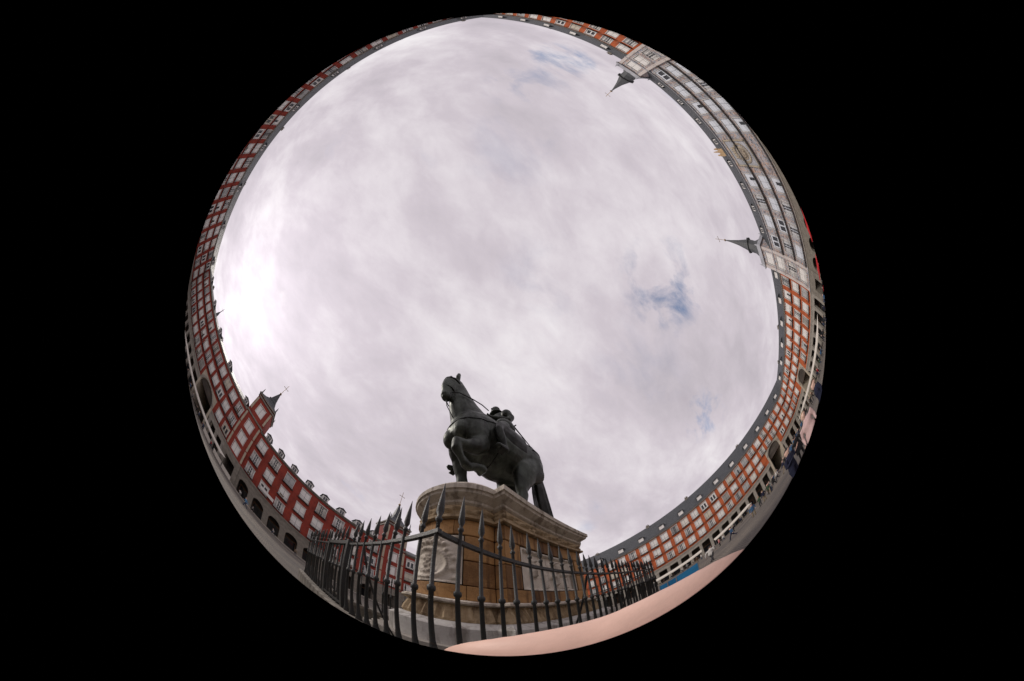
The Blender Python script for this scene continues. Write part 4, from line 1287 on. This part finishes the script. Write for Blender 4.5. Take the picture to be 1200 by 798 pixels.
#PEOPLE
# ------------------------------------------------------------------ people
def cloth(name, c, rough=.85): return mat('cloth_' + name, c, rough, var=.25, scale=7)
M_SKIN = mat('skin', (.86, .575, .465), .5, var=.16, scale=38, spec=.35, bump=.05, bscale=240)
M_SKIN2 = mat('skin_tan', (.42, .24, .16), .55, var=.12, scale=25)
HAIRS = [mat('hair_dark', (.025, .018, .014), .6), mat('hair_brown', (.09, .05, .028), .6), mat('hair_fair', (.30, .20, .10), .6), mat('hair_grey', (.32, .31, .30), .6)]
M_SHOE = mat('shoe_leather', (.03, .028, .026), .6)
def body(J, name, voxel=.017, hands=True, skirt=False):
    """J: joint positions; one continuous surface with regions for top, trousers, skin, hair, shoes"""
    v = {k: Vector(p) for k, p in J.items() if not isinstance(p, int)}
    mb = MB(); seg = []
    def tube(ks, rad, n, reg, side=None):
        pts = [v[k] if isinstance(k, str) else Vector(k) for k in ks]
        mb.tube(pts, rad, n, side=side)
        for a, b in zip(pts, pts[1:]): seg.append((a, b, reg))
    lat = (v['sh_r'] - v['sh_l']).normalized()
    hips = (v['pelvis'] + v['hip_l'] + v['hip_r']) / 3
    tube([hips - Vector((0, 0, .07)), v['pelvis'] + Vector((0, 0, .02)), v['pelvis'].lerp(v['chest'], .45), v['chest'], v['chest'].lerp(v['neck'], .7), v['neck']],
         [(.10, .155), (.115, .165), (.105, .145), (.125, .175), (.09, .15), (.055, .06)], 16, 0, side=lat)
    tube(['neck', v['neck'].lerp(v['head'], .75)], [(.055, .055), (.05, .05)], 10, 5)
    hd = v['head']; fw = Vector(J.get('look', (1, 0, 0))).normalized()
    ra = fw.to_track_quat('X', 'Z').to_matrix()
    mb.ell(hd, (.098, .075, .118), 14, 10, rot=ra)
    mb.ell(hd + ra @ Vector((.092, 0, -.012)), (.020, .014, .022), 8, 6)
    mb.ell(hd + ra @ Vector((.058, 0, -.085)), (.035, .032, .028), 8, 6)
    for s in (1, -1): mb.ell(hd + ra @ Vector((-.005, s * .076, -.012)), (.020, .010, .028), 8, 6)
    seg.append((hd + ra @ Vector((.06, 0, -.05)), hd + ra @ Vector((.075, 0, .015)), 2))
    seg.append((hd + ra @ Vector((-.045, 0, .05)), hd + ra @ Vector((.0, 0, .085)), 3)); seg.append((hd + ra @ Vector((-.07, 0, -.03)), hd + ra @ Vector((-.06, 0, .03)), 3))
    mb.ell(hd + ra @ Vector((-.018, 0, .022)), (.098, .086, .112), 12, 8, rot=ra)
    for s in 'lr':
        tube(['sh_' + s, v['sh_' + s].lerp(v['el_' + s], .5), 'el_' + s], [(.062, .062), (.052, .052), (.043, .043)], 10, 0)
        tube(['el_' + s, v['el_' + s].lerp(v['wr_' + s], .4), 'wr_' + s], [(.043, .043), (.041, .041), (.030, .030)], 10, 0)
        tube(['hip_' + s, v['hip_' + s].lerp(v['kn_' + s], .45), 'kn_' + s], [(.095, .09), (.082, .08), (.060, .058)], 12, 1)
        tube(['kn_' + s, v['kn_' + s].lerp(v['an_' + s], .35), 'an_' + s], [(.060, .058), (.062, .058), (.042, .042)], 12, 1)
        a = v['an_' + s]; f2 = Vector(J.get('foot_' + s, (1, 0, 0)))
        tube([a - f2 * .06 + Vector((0, 0, -.035)), a + f2 * .05 + Vector((0, 0, -.04)), a + f2 * .17 + Vector((0, 0, -.055))], [(.042, .04), (.045, .045), (.025, .04)], 10, 4)
        if hands and 'nohand_' + s not in J:
            w = v['wr_' + s]; d_ = (w - v['el_' + s]).normalized()
            tube([w, w + d_ * .05, w + d_ * .095], [(.028, .02), (.040, .018), (.034, .014)], 8, 2)
    me = remeshed(mb, voxel, 2, name, [])
    cs = [((a, b), r_) for a, b, r_ in seg]
    mi = []
    for p in me.polygons:
        c = p.center; best = 9; br_ = 0
        for (a, b), r_ in cs:
            ab = b - a; t_ = max(0, min(1, (c - a).dot(ab) / max(ab.length_squared, 1e-9)))
            d_ = (c - a - ab * t_).length - (.05 if r_ == 0 else .045 if r_ == 5 else 0)
            if d_ < best: best = d_; br_ = 2 if r_ == 5 else r_
        mi.append(br_)
    # separate fingers and thumb, joined into the same body
    if hands:
        fb = MB()
        for s in 'lr':
            if 'nohand_' + s in J: continue
            w = v['wr_' + s]; d_ = (w - v['el_' + s]).normalized()
            sd = d_.cross(Vector((0, 0, 1))); sd = sd.normalized() if sd.length > .2 else Vector((1, 0, 0))
            nrm = sd.cross(d_)
            for q, ln in zip((-1.5, -.5, .5, 1.5), (.062, .075, .08, .07)):
                r0 = w + d_ * .085 + sd * q * .018
                fb.tube([r0, r0 + d_ * ln * .5 + nrm * .008, r0 + d_ * ln * .85 + nrm * .028], [.0095, .009, .006], 6)
            r0 = w + d_ * .03 + sd * .03
            fb.tube([r0, r0 + d_ * .03 + sd * .022, r0 + d_ * .062 + sd * .024 + nrm * .012], [.012, .011, .007], 6)
        nfin = len(fb.f)
        for s in (1, -1): fb.ell(hd + ra @ Vector((.088, s * .030, .012)), (.010, .014, .008), 6, 5)     # eyes
        fb.ell(hd + ra @ Vector((.090, 0, -.052)), (.010, .024, .006), 6, 5)                              # mouth
        bm_ = bmesh.new(); bm_.from_mesh(me); nf = len(bm_.faces)
        vs = [bm_.verts.new(p) for p in fb.v]
        for f_ in fb.f: bm_.faces.new([vs[i] for i in f_]).smooth = True
        bm_.to_mesh(me); bm_.free(); mi += [2] * nfin + [3] * (len(fb.f) - nfin)
    for _ in range(5): me.materials.append(M_SKIN)
    me.polygons.foreach_set('material_index', mi)
    return me
def stance(kind):
    J = dict(pelvis=(0, 0, .95), hip_l=(0, .09, .90), hip_r=(0, -.09, .90), chest=(.0, 0, 1.27), neck=(.0, 0, 1.46), head=(.02, 0, 1.60), sh_l=(0, .19, 1.40), sh_r=(0, -.19, 1.40))
    if kind == 'stand':
        J.update(kn_l=(.02, .10, .50), an_l=(0, .11, .08), kn_r=(.02, -.10, .50), an_r=(-.02, -.12, .08), el_l=(-.03, .25, 1.12), wr_l=(.06, .24, .88), el_r=(-.03, -.25, 1.12), wr_r=(.04, -.24, .88))
    elif kind == 'walk':
        J.update(kn_l=(.20, .09, .52), an_l=(.26, .09, .10), kn_r=(-.06, -.09, .50), an_r=(-.32, -.09, .17), foot_r=(.85, 0, -.5), el_l=(-.14, .25, 1.14), wr_l=(-.12, .25, .90), el_r=(.04, -.25, 1.13), wr_r=(.22, -.23, .95), chest=(.03, 0, 1.27), neck=(.04, 0, 1.46), head=(.07, 0, 1.60), sh_l=(.01, .19, 1.40), sh_r=(.05, -.19, 1.40))
    elif kind == 'phone':
        J.update(kn_l=(.02, .10, .50), an_l=(0, .12, .08), kn_r=(.05, -.10, .50), an_r=(.04, -.12, .08), el_l=(.06, .24, 1.14), wr_l=(.27, .10, 1.24), el_r=(.02, -.25, 1.13), wr_r=(.26, -.08, 1.22), look=(1, 0, -.35))
    elif kind == 'sit':
        J.update(pelvis=(0, 0, .52), hip_l=(.02, .09, .50), hip_r=(.02, -.09, .50), chest=(-.02, 0, .84), neck=(0, 0, 1.03), head=(.03, 0, 1.17), sh_l=(-.01, .19, .97), sh_r=(-.01, -.19, .97), kn_l=(.42, .11, .50), an_l=(.44, .12, .08), kn_r=(.42, -.11, .50), an_r=(.36, -.12, .08), el_l=(.05, .24, .74), wr_l=(.28, .14, .74), el_r=(.05, -.24, .74), wr_r=(.28, -.12, .74))
    return J
BOD = {k: body(stance(k), 'person_' + k, .022) for k in ('stand', 'walk', 'phone', 'sit')}
C_ = dict(navy=(.014, .018, .045), black=(.014, .014, .016), blue=(.045, .12, .24), grey=(.28, .28, .27), white=(.62, .60, .57), red=(.34, .022, .03), pink=(.60, .23, .22), palepink=(.74, .52, .50), jeans=(.05, .075, .13), khaki=(.24, .19, .12), green=(.05, .09, .05), charcoal=(.05, .05, .055), lightblue=(.14, .32, .52), yellow=(.45, .30, .04), brown=(.10, .06, .035))
def polar(az, d): return (CAMX + math.sin(R(az)) * d, CAMY + math.cos(R(az)) * d)
def person(label, az, d, face, pose, top, leg, hair=0, group=None, h=1.0, xy=None, z=0.0, dark=False):
    x, y = xy or polar(az, d)
    o = put('person', BOD[pose], None, (x, y, z), PI / 2 - R(face), None, label, 'person', group, (h, h, h))
    ms = [cloth(top, C_[top]), cloth(leg, C_[leg]), M_SKIN2 if dark else M_SKIN, HAIRS[hair], M_SHOE]
    for i, m_ in enumerate(ms):
        o.material_slots[i].link = 'OBJECT'; o.material_slots[i].material = m_
    return o
def coat(o, col):
    mb = MB()
    mb.loft([[(rx * math.cos(2 * PI * i / 18), ry * math.sin(2 * PI * i / 18) * (1 + .04 * (i % 2)), z) for i in range(18)] for z, rx, ry in ((1.06, .118, .168), (.95, .135, .185), (.75, .16, .20), (.52, .185, .215))], caps=False)
    put('coat_skirt', mb.mesh('coat_skirt', cloth(col, C_[col]), True), o)
# the ones one can make out
person('person in a pale grey shirt and charcoal trousers walking past the blue screens', 271.6, 13.5, 300, 'walk', 'white', 'charcoal', 0)
person('person in a blue jacket and dark trousers walking across the open paving', 277.2, 19.5, 200, 'walk', 'blue', 'navy', 1)
person('person in a blue jacket and khaki trousers standing on the open paving', 283.0, 18.0, 90, 'stand', 'blue', 'khaki', 1)
person('person in a pink top near the white terrace awning', 274.0, 30, 190, 'stand', 'pink', 'black', 2)
person('person in a red jacket with a dark bag by the brick archway', 288.2, 24, 20, 'walk', 'red', 'black', 0)
coat(person('person in a long black coat beside the red jacket', 289.6, 23.5, 20, 'walk', 'black', 'black', 0), 'black')
coat(person('person in a pale pink coat and pale trousers close to the fence', 303.0, 5.2, 120, 'stand', 'palepink', 'grey', 2), 'palepink')
person('person in navy jacket and navy trousers on one side of the pale pink coat', 295.2, 5.6, 60, 'phone', 'navy', 'navy', 0)
person('person in navy jacket and jeans on the other side of the pale pink coat', 309.5, 5.6, 200, 'stand', 'navy', 'jeans', 1)
coat(person('person in a black coat behind the pale pink coat', 298.5, 9.5, 300, 'stand', 'black', 'black', 0), 'black')
person('person in a light blue jacket near the dark red house', 172.6, 24, 60, 'walk', 'lightblue', 'jeans', 1)
person('person in a white shirt walking in front of the stone arcade', 180.4, 40, 90, 'walk', 'white', 'jeans', 0)
person('person in a grey jacket by the arcade piers', 174.5, 42, 250, 'walk', 'grey', 'black', 3)
person('person in white with a light bag under the arcade', 170.6, 43, 180, 'stand', 'white', 'grey', 1)
person('person in khaki standing at an arcade pier', 186.2, 41, 20, 'stand', 'khaki', 'navy', 1)
rp = random.Random(31)
tops = ['black', 'navy', 'charcoal', 'black', 'navy', 'jeans', 'white', 'brown', 'green', 'grey', 'red', 'blue']
def crowd(n, az0, az1, d0, d1, where, group):
    for i in range(n):
        az = az0 + (az1 - az0) * (i + rp.uniform(.1, .9)) / n
        tp = rp.choice(tops); lg = rp.choice(['black', 'navy', 'jeans', 'charcoal', 'khaki'])
        ps = rp.choice(['stand', 'walk', 'walk', 'phone']); hr = rp.randrange(4)
        person('%s-haired person in %s top and %s trousers %s %s' % (('black', 'brown', 'fair', 'grey')[hr], tp, lg, {'stand': 'standing', 'walk': 'walking', 'phone': 'standing'}[ps], where), az, rp.uniform(d0, d1), rp.uniform(0, 360), ps, tp, lg, hr, group, rp.uniform(.93, 1.05), dark=rp.random() < .3)
crowd(34, 300, 346, 26, 44, 'before the frescoed front', 'crowd before the frescoed front')
crowd(14, 285, 300, 18, 40, 'by the orange archway', 'crowd by the orange archway')
crowd(12, 264, 284, 34, 56, 'before the long orange range', 'strollers before the long orange range')
crowd(7, 144, 160, 34, 42, 'before the dark red range', 'strollers before the dark range')

# ------------------------------------------------------------------ terraces: awnings, tables, chairs, screens
M_CANV = mat('cream_canvas', (.70, .66, .58), .85, var=.12, scale=1)
M_REDC = mat('red_canvas', (.50, .018, .022), .8, var=.2, scale=2)
M_ALU = mat('grey_metal', (.25, .25, .25), .5, metal=.5)
M_CHAIR = mat('chair_weave', (.06, .045, .035), .7)
M_BLUE = mat('blue_canvas', (.02, .20, .42), .75, var=.2, scale=3)
def awning(label, x, y, rz, L, zf=3.0, zb=3.9, dep=4.5, m_=None):
    t_ = thing('awning', label, 'awning', (x, y, 0), rz)
    mb = MB(); n = max(3, int(L / 1.5))
    rows = []
    for j in range(5):
        f_ = j / 4
        rows.append([(-L / 2 + L * i / n, -dep / 2 + dep * f_, zf + (zb - zf) * f_ - .10 * math.sin(PI * f_) - .03 * (i % 2)) for i in range(n + 1)])
    for k, off in ((0, 0), (1, -.02)):
        for j in range(4):
            for i in range(n):
                q = [rows[j][i], rows[j][i + 1], rows[j + 1][i + 1], rows[j + 1][i]]
                q = [(a, b, c + off) for a, b, c in q]
                mb.face(q if k == 0 else q[::-1])
    put('canopy', mb.mesh('canopy', m_ or M_CANV), t_)
    mb = MB()
    for i in range(n): mb.box(-L / 2 + L * i / n + .01, -L / 2 + L * (i + 1) / n - .01, -dep / 2 - .03, -dep / 2 - .005, zf - .32 - .04 * (i % 2), zf)
    put('valance', mb.mesh('valance', m_ or M_CANV), t_)
    for i in range(max(2, int(L / 4) + 1)):
        k_ = max(1, int(L / 4))
        xx = -L / 2 + .1 + (L - .2) * i / k_
        mb = MB(); mb.box(xx - .04, xx + .04, -dep / 2 + .05, -dep / 2 + .13, 0, zf - .03); put('post', mb.mesh('post', M_ALU), t_)
    return t_
AW = [('long cream terrace awning before the orange range with the small archway', -38, 40.5, 0, 26, 3.3, 4.4), ('cream terrace awning nearest the blue screens', -57, -3.0, PI / 2, 12, 2.6, 3.6), ('second cream awning, farther from the blue screens', -57, 12.0, PI / 2, 11, 2.6, 3.6), ('long cream awning before the tall archway of the dark red range', 31, -41, PI, 24, 2.9, 3.8)]
for a in AW: awning(*a)
awning('red canopy standing before the frescoed front', -7.2, 40.5, 0, 5.4, 3.3, 4.3, 3.6, M_REDC)
awning('small red canopy by the crowd before the frescoed front', -13.4, 38.6, 0, 2.6, 2.5, 3.1, 2.4, M_REDC)
mb = MB(); mb.lathe([(.38, .70), (.38, .735)], 16); TT = mb.mesh('tabletop', M_ALU)
mb = MB(); mb.lathe([(.22, 0), (.22, .03), (.03, .05), (.03, .70)], 8); TB = mb.mesh('table_stand', M_ALU)
mb = MB(); mb.box(-.21, .21, -.21, .21, .42, .46); CS = mb.mesh('seat', M_CHAIR)
mb = MB(); mb.loft([[(-.22, -.23, .46), (-.19, -.23, .46), (-.19, .23, .46), (-.22, .23, .46)], [(-.30, -.22, .88), (-.27, -.22, .88), (-.27, .22, .88), (-.30, .22, .88)]]); CB = mb.mesh('backrest', M_CHAIR)
mb = MB(); mb.bar((0, 0, 0), (0, 0, .42), .015, 5); CL = mb.mesh('leg', M_ALU)
def chair(x, y, rz, label, group):
    t_ = thing('terrace_chair', label, 'chair', (x, y, 0), rz, group)
    put('seat', CS, t_); put('backrest', CB, t_)
    for sx in (-.18, .18):
        for sy in (-.18, .18): put('leg', CL, t_, (sx, sy, 0))
def table(x, y, where):
    t_ = thing('terrace_table', 'small round metal table %s' % where, 'table', (x, y, 0), 0, 'tables ' + where)
    put('tabletop', TT, t_); put('stand', TB, t_)
    a0 = rp.uniform(0, 6)
    for k in range(3):
        a = a0 + k * 2.1
        chair(x + .72 * math.cos(a), y + .72 * math.sin(a), a + PI, 'brown woven chair %s' % where, 'chairs ' + where)
        if rp.random() < .34:
            tp = rp.choice(tops)
            person('person in a %s top sitting %s' % (tp, where), 0, 0, 270 - math.degrees(a), 'sit', tp, rp.choice(['jeans', 'black', 'navy']), rp.randrange(4), 'people sitting ' + where, xy=(x + .72 * math.cos(a), y + .72 * math.sin(a)))
for i in range(7): table(-49 + i * 3.6, 40.2 + (i % 2), 'under the long awning by the small archway')
for i in range(4): table(-56.4 - (i % 2), -7.5 + i * 2.9, 'under the awning nearest the blue screens')
for i in range(3): table(-56.6 - (i % 2), 8.3 + i * 3.2, 'under the farther awning')
for i in range(5): table(21.5 + i * 4.2, -40.8 - (i % 2) * .8, 'under the awning of the dark red range')
for i, (az, d, rz) in enumerate(((262.2, 15.6, .2), (264.0, 15.4, .3), (266.0, 14.8, .1))):
    x, y = polar(az, d)
    t_ = thing('terrace_screen', 'low bright blue canvas screen standing on the paving beyond the fence', 'screen', (x, y, 0), PI / 2 + rz, 'blue canvas screens')
    mb = MB(); mb.box(-.62, .62, -.012, .012, .12, 1.02); put('panel', mb.mesh('panel', M_BLUE), t_)
    for s in (-1, 1):
        mb = MB(); mb.box(s * .65 - .025, s * .65 + .025, -.03, .03, 0, 1.1); mb.box(s * .65 - .05, s * .65 + .05, -.25, .25, 0, .03); put('post', mb.mesh('post', M_ALU), t_)
for i, (x, y) in enumerate(((22.5, -37.2), (19.0, -37.4), (16.4, -37.2))):
    t_ = thing('terrace_screen', 'cream canvas windbreak before the dark red range', 'screen', (x, y, 0), PI, 'cream windbreaks')
    mb = MB(); mb.box(-1.15, 1.15, -.012, .012, .12, 1.35); put('panel', mb.mesh('panel', M_CANV), t_)
    for s in (-1, 1):
        mb = MB(); mb.box(s * 1.18 - .025, s * 1.18 + .025, -.03, .03, 0, 1.4); mb.box(s * 1.18 - .05, s * 1.18 + .05, -.25, .25, 0, .03); put('post', mb.mesh('post', M_ALU), t_)

# ------------------------------------------------------------------ the photographer, whose hand reaches round under the lens
Fd = Vector((math.sin(R(239)), math.cos(R(239)), 0)); Rd = Vector((math.sin(R(329)), math.cos(R(329)), 0))
def pf(f_, r_, z): return tuple(Fd * f_ + Rd * r_ + Vector((0, 0, z)))
J = dict(pelvis=pf(-.50, 0, .92), hip_l=pf(-.50, -.09, .88), hip_r=pf(-.50, .09, .88), chest=pf(-.47, 0, 1.22), neck=pf(-.46, 0, 1.39), head=pf(-.44, 0, 1.51), sh_l=pf(-.46, -.19, 1.33), sh_r=pf(-.46, .19, 1.33),
         el_l=pf(-.22, -.27, 1.17), wr_l=pf(-.035, -.09, 1.44), el_r=pf(-.16, .27, 1.20), wr_r=pf(.075, .115, 1.50), kn_l=pf(-.48, -.10, .48), an_l=pf(-.50, -.12, .08), kn_r=pf(-.44, .10, .48), an_r=pf(-.40, .12, .08),
         look=tuple(Fd), foot_l=tuple(Fd), foot_r=tuple(Fd), nohand_r=1)
me = body(J, 'photographer', .016)
ph = put('person', me, None, (CAMX, CAMY, 0), None, None, 'person taking the photograph, hand curved round under the lens', 'person')
for i, m_ in enumerate([cloth('charcoal', C_['charcoal']), cloth('jeans', C_['jeans']), M_SKIN, HAIRS[1], M_SHOE]):
    ph.material_slots[i].link = 'OBJECT'; ph.material_slots[i].material = m_
# the right hand: closed fist seen from its back, five fingers
H0 = Vector((math.sin(R(247.6)), math.cos(R(247.6)), 0)); T0 = Vector((-H0.y, H0.x, 0))     # away from the lens / along the knuckles
def hp(h_, t_, z): return H0 * h_ + T0 * t_ + Vector((0, 0, 1.6 + z))
hb_ = MB()
Mh = Matrix((H0, T0, Vector((0, 0, 1)))).transposed()
hb_.ell(hp(.104, .006, -.0450), (.022, .056, .037), 24, 16, rot=Mh)
hb_.ell(hp(.102, -.016, -.0438), (.022, .050, .037), 20, 14, rot=Mh)
hb_.tube([hp(.104, -.030, -.055), hp(.098, -.066, -.080), Vector(J['wr_r']) + (Vector(J['el_r']) - Vector(J['wr_r'])).normalized() * .01], [(.034, .028), (.030, .026), (.029, .028)], 14)
for k, (t_, ln) in enumerate(((.050, .9), (.034, 1.0), (.014, 1.05), (-.006, .95))):     # four fingers curl down and back to the camera body
    zb = -.052 - .006 * k
    hb_.tube([hp(.108, t_, zb), hp(.100, t_ + .004, zb - .034 * ln), hp(.072, t_ + .006, zb - .045 * ln), hp(.050, t_ + .004, zb - .030 * ln)], [.0105, .0098, .0092, .0075], 10)
hb_.tube([hp(.088, -.045, -.060), hp(.062, -.035, -.060), hp(.046, -.012, -.062)], [.015, .0125, .009], 10)
hm2 = remeshed(hb_, .0035, 5, 'hand', [M_SKIN])
put('hand', hm2, ph)
# the camera body in those hands
t_ = thing('camera_body', 'small black camera held up by the photographer, lens to the sky', 'camera', tuple(Vector((CAMX, CAMY, CAMZ)) + bk * .055))
t_.rotation_euler = m.to_3x3().to_euler()
mb = MB(); mb.loft([[(sx * (.052 - o), sy * (.034 - o), z) for sx, sy in ((-1, -1), (1, -1), (1, 1), (-1, 1))] for z, o in ((-.022, .004), (-.018, 0), (.012, 0), (.016, .004))]); put('body', mb.mesh('body', mat('camera_black', (.02, .02, .022), .5)), t_)
mb = MB(); mb.lathe([(.024, .016), (.024, .030), (.021, .034), (.021, .038), (.012, .036)], 20); put('lens_barrel', mb.mesh('lens_barrel', mat('camera_black', (.02, .02, .022), .5)), t_)
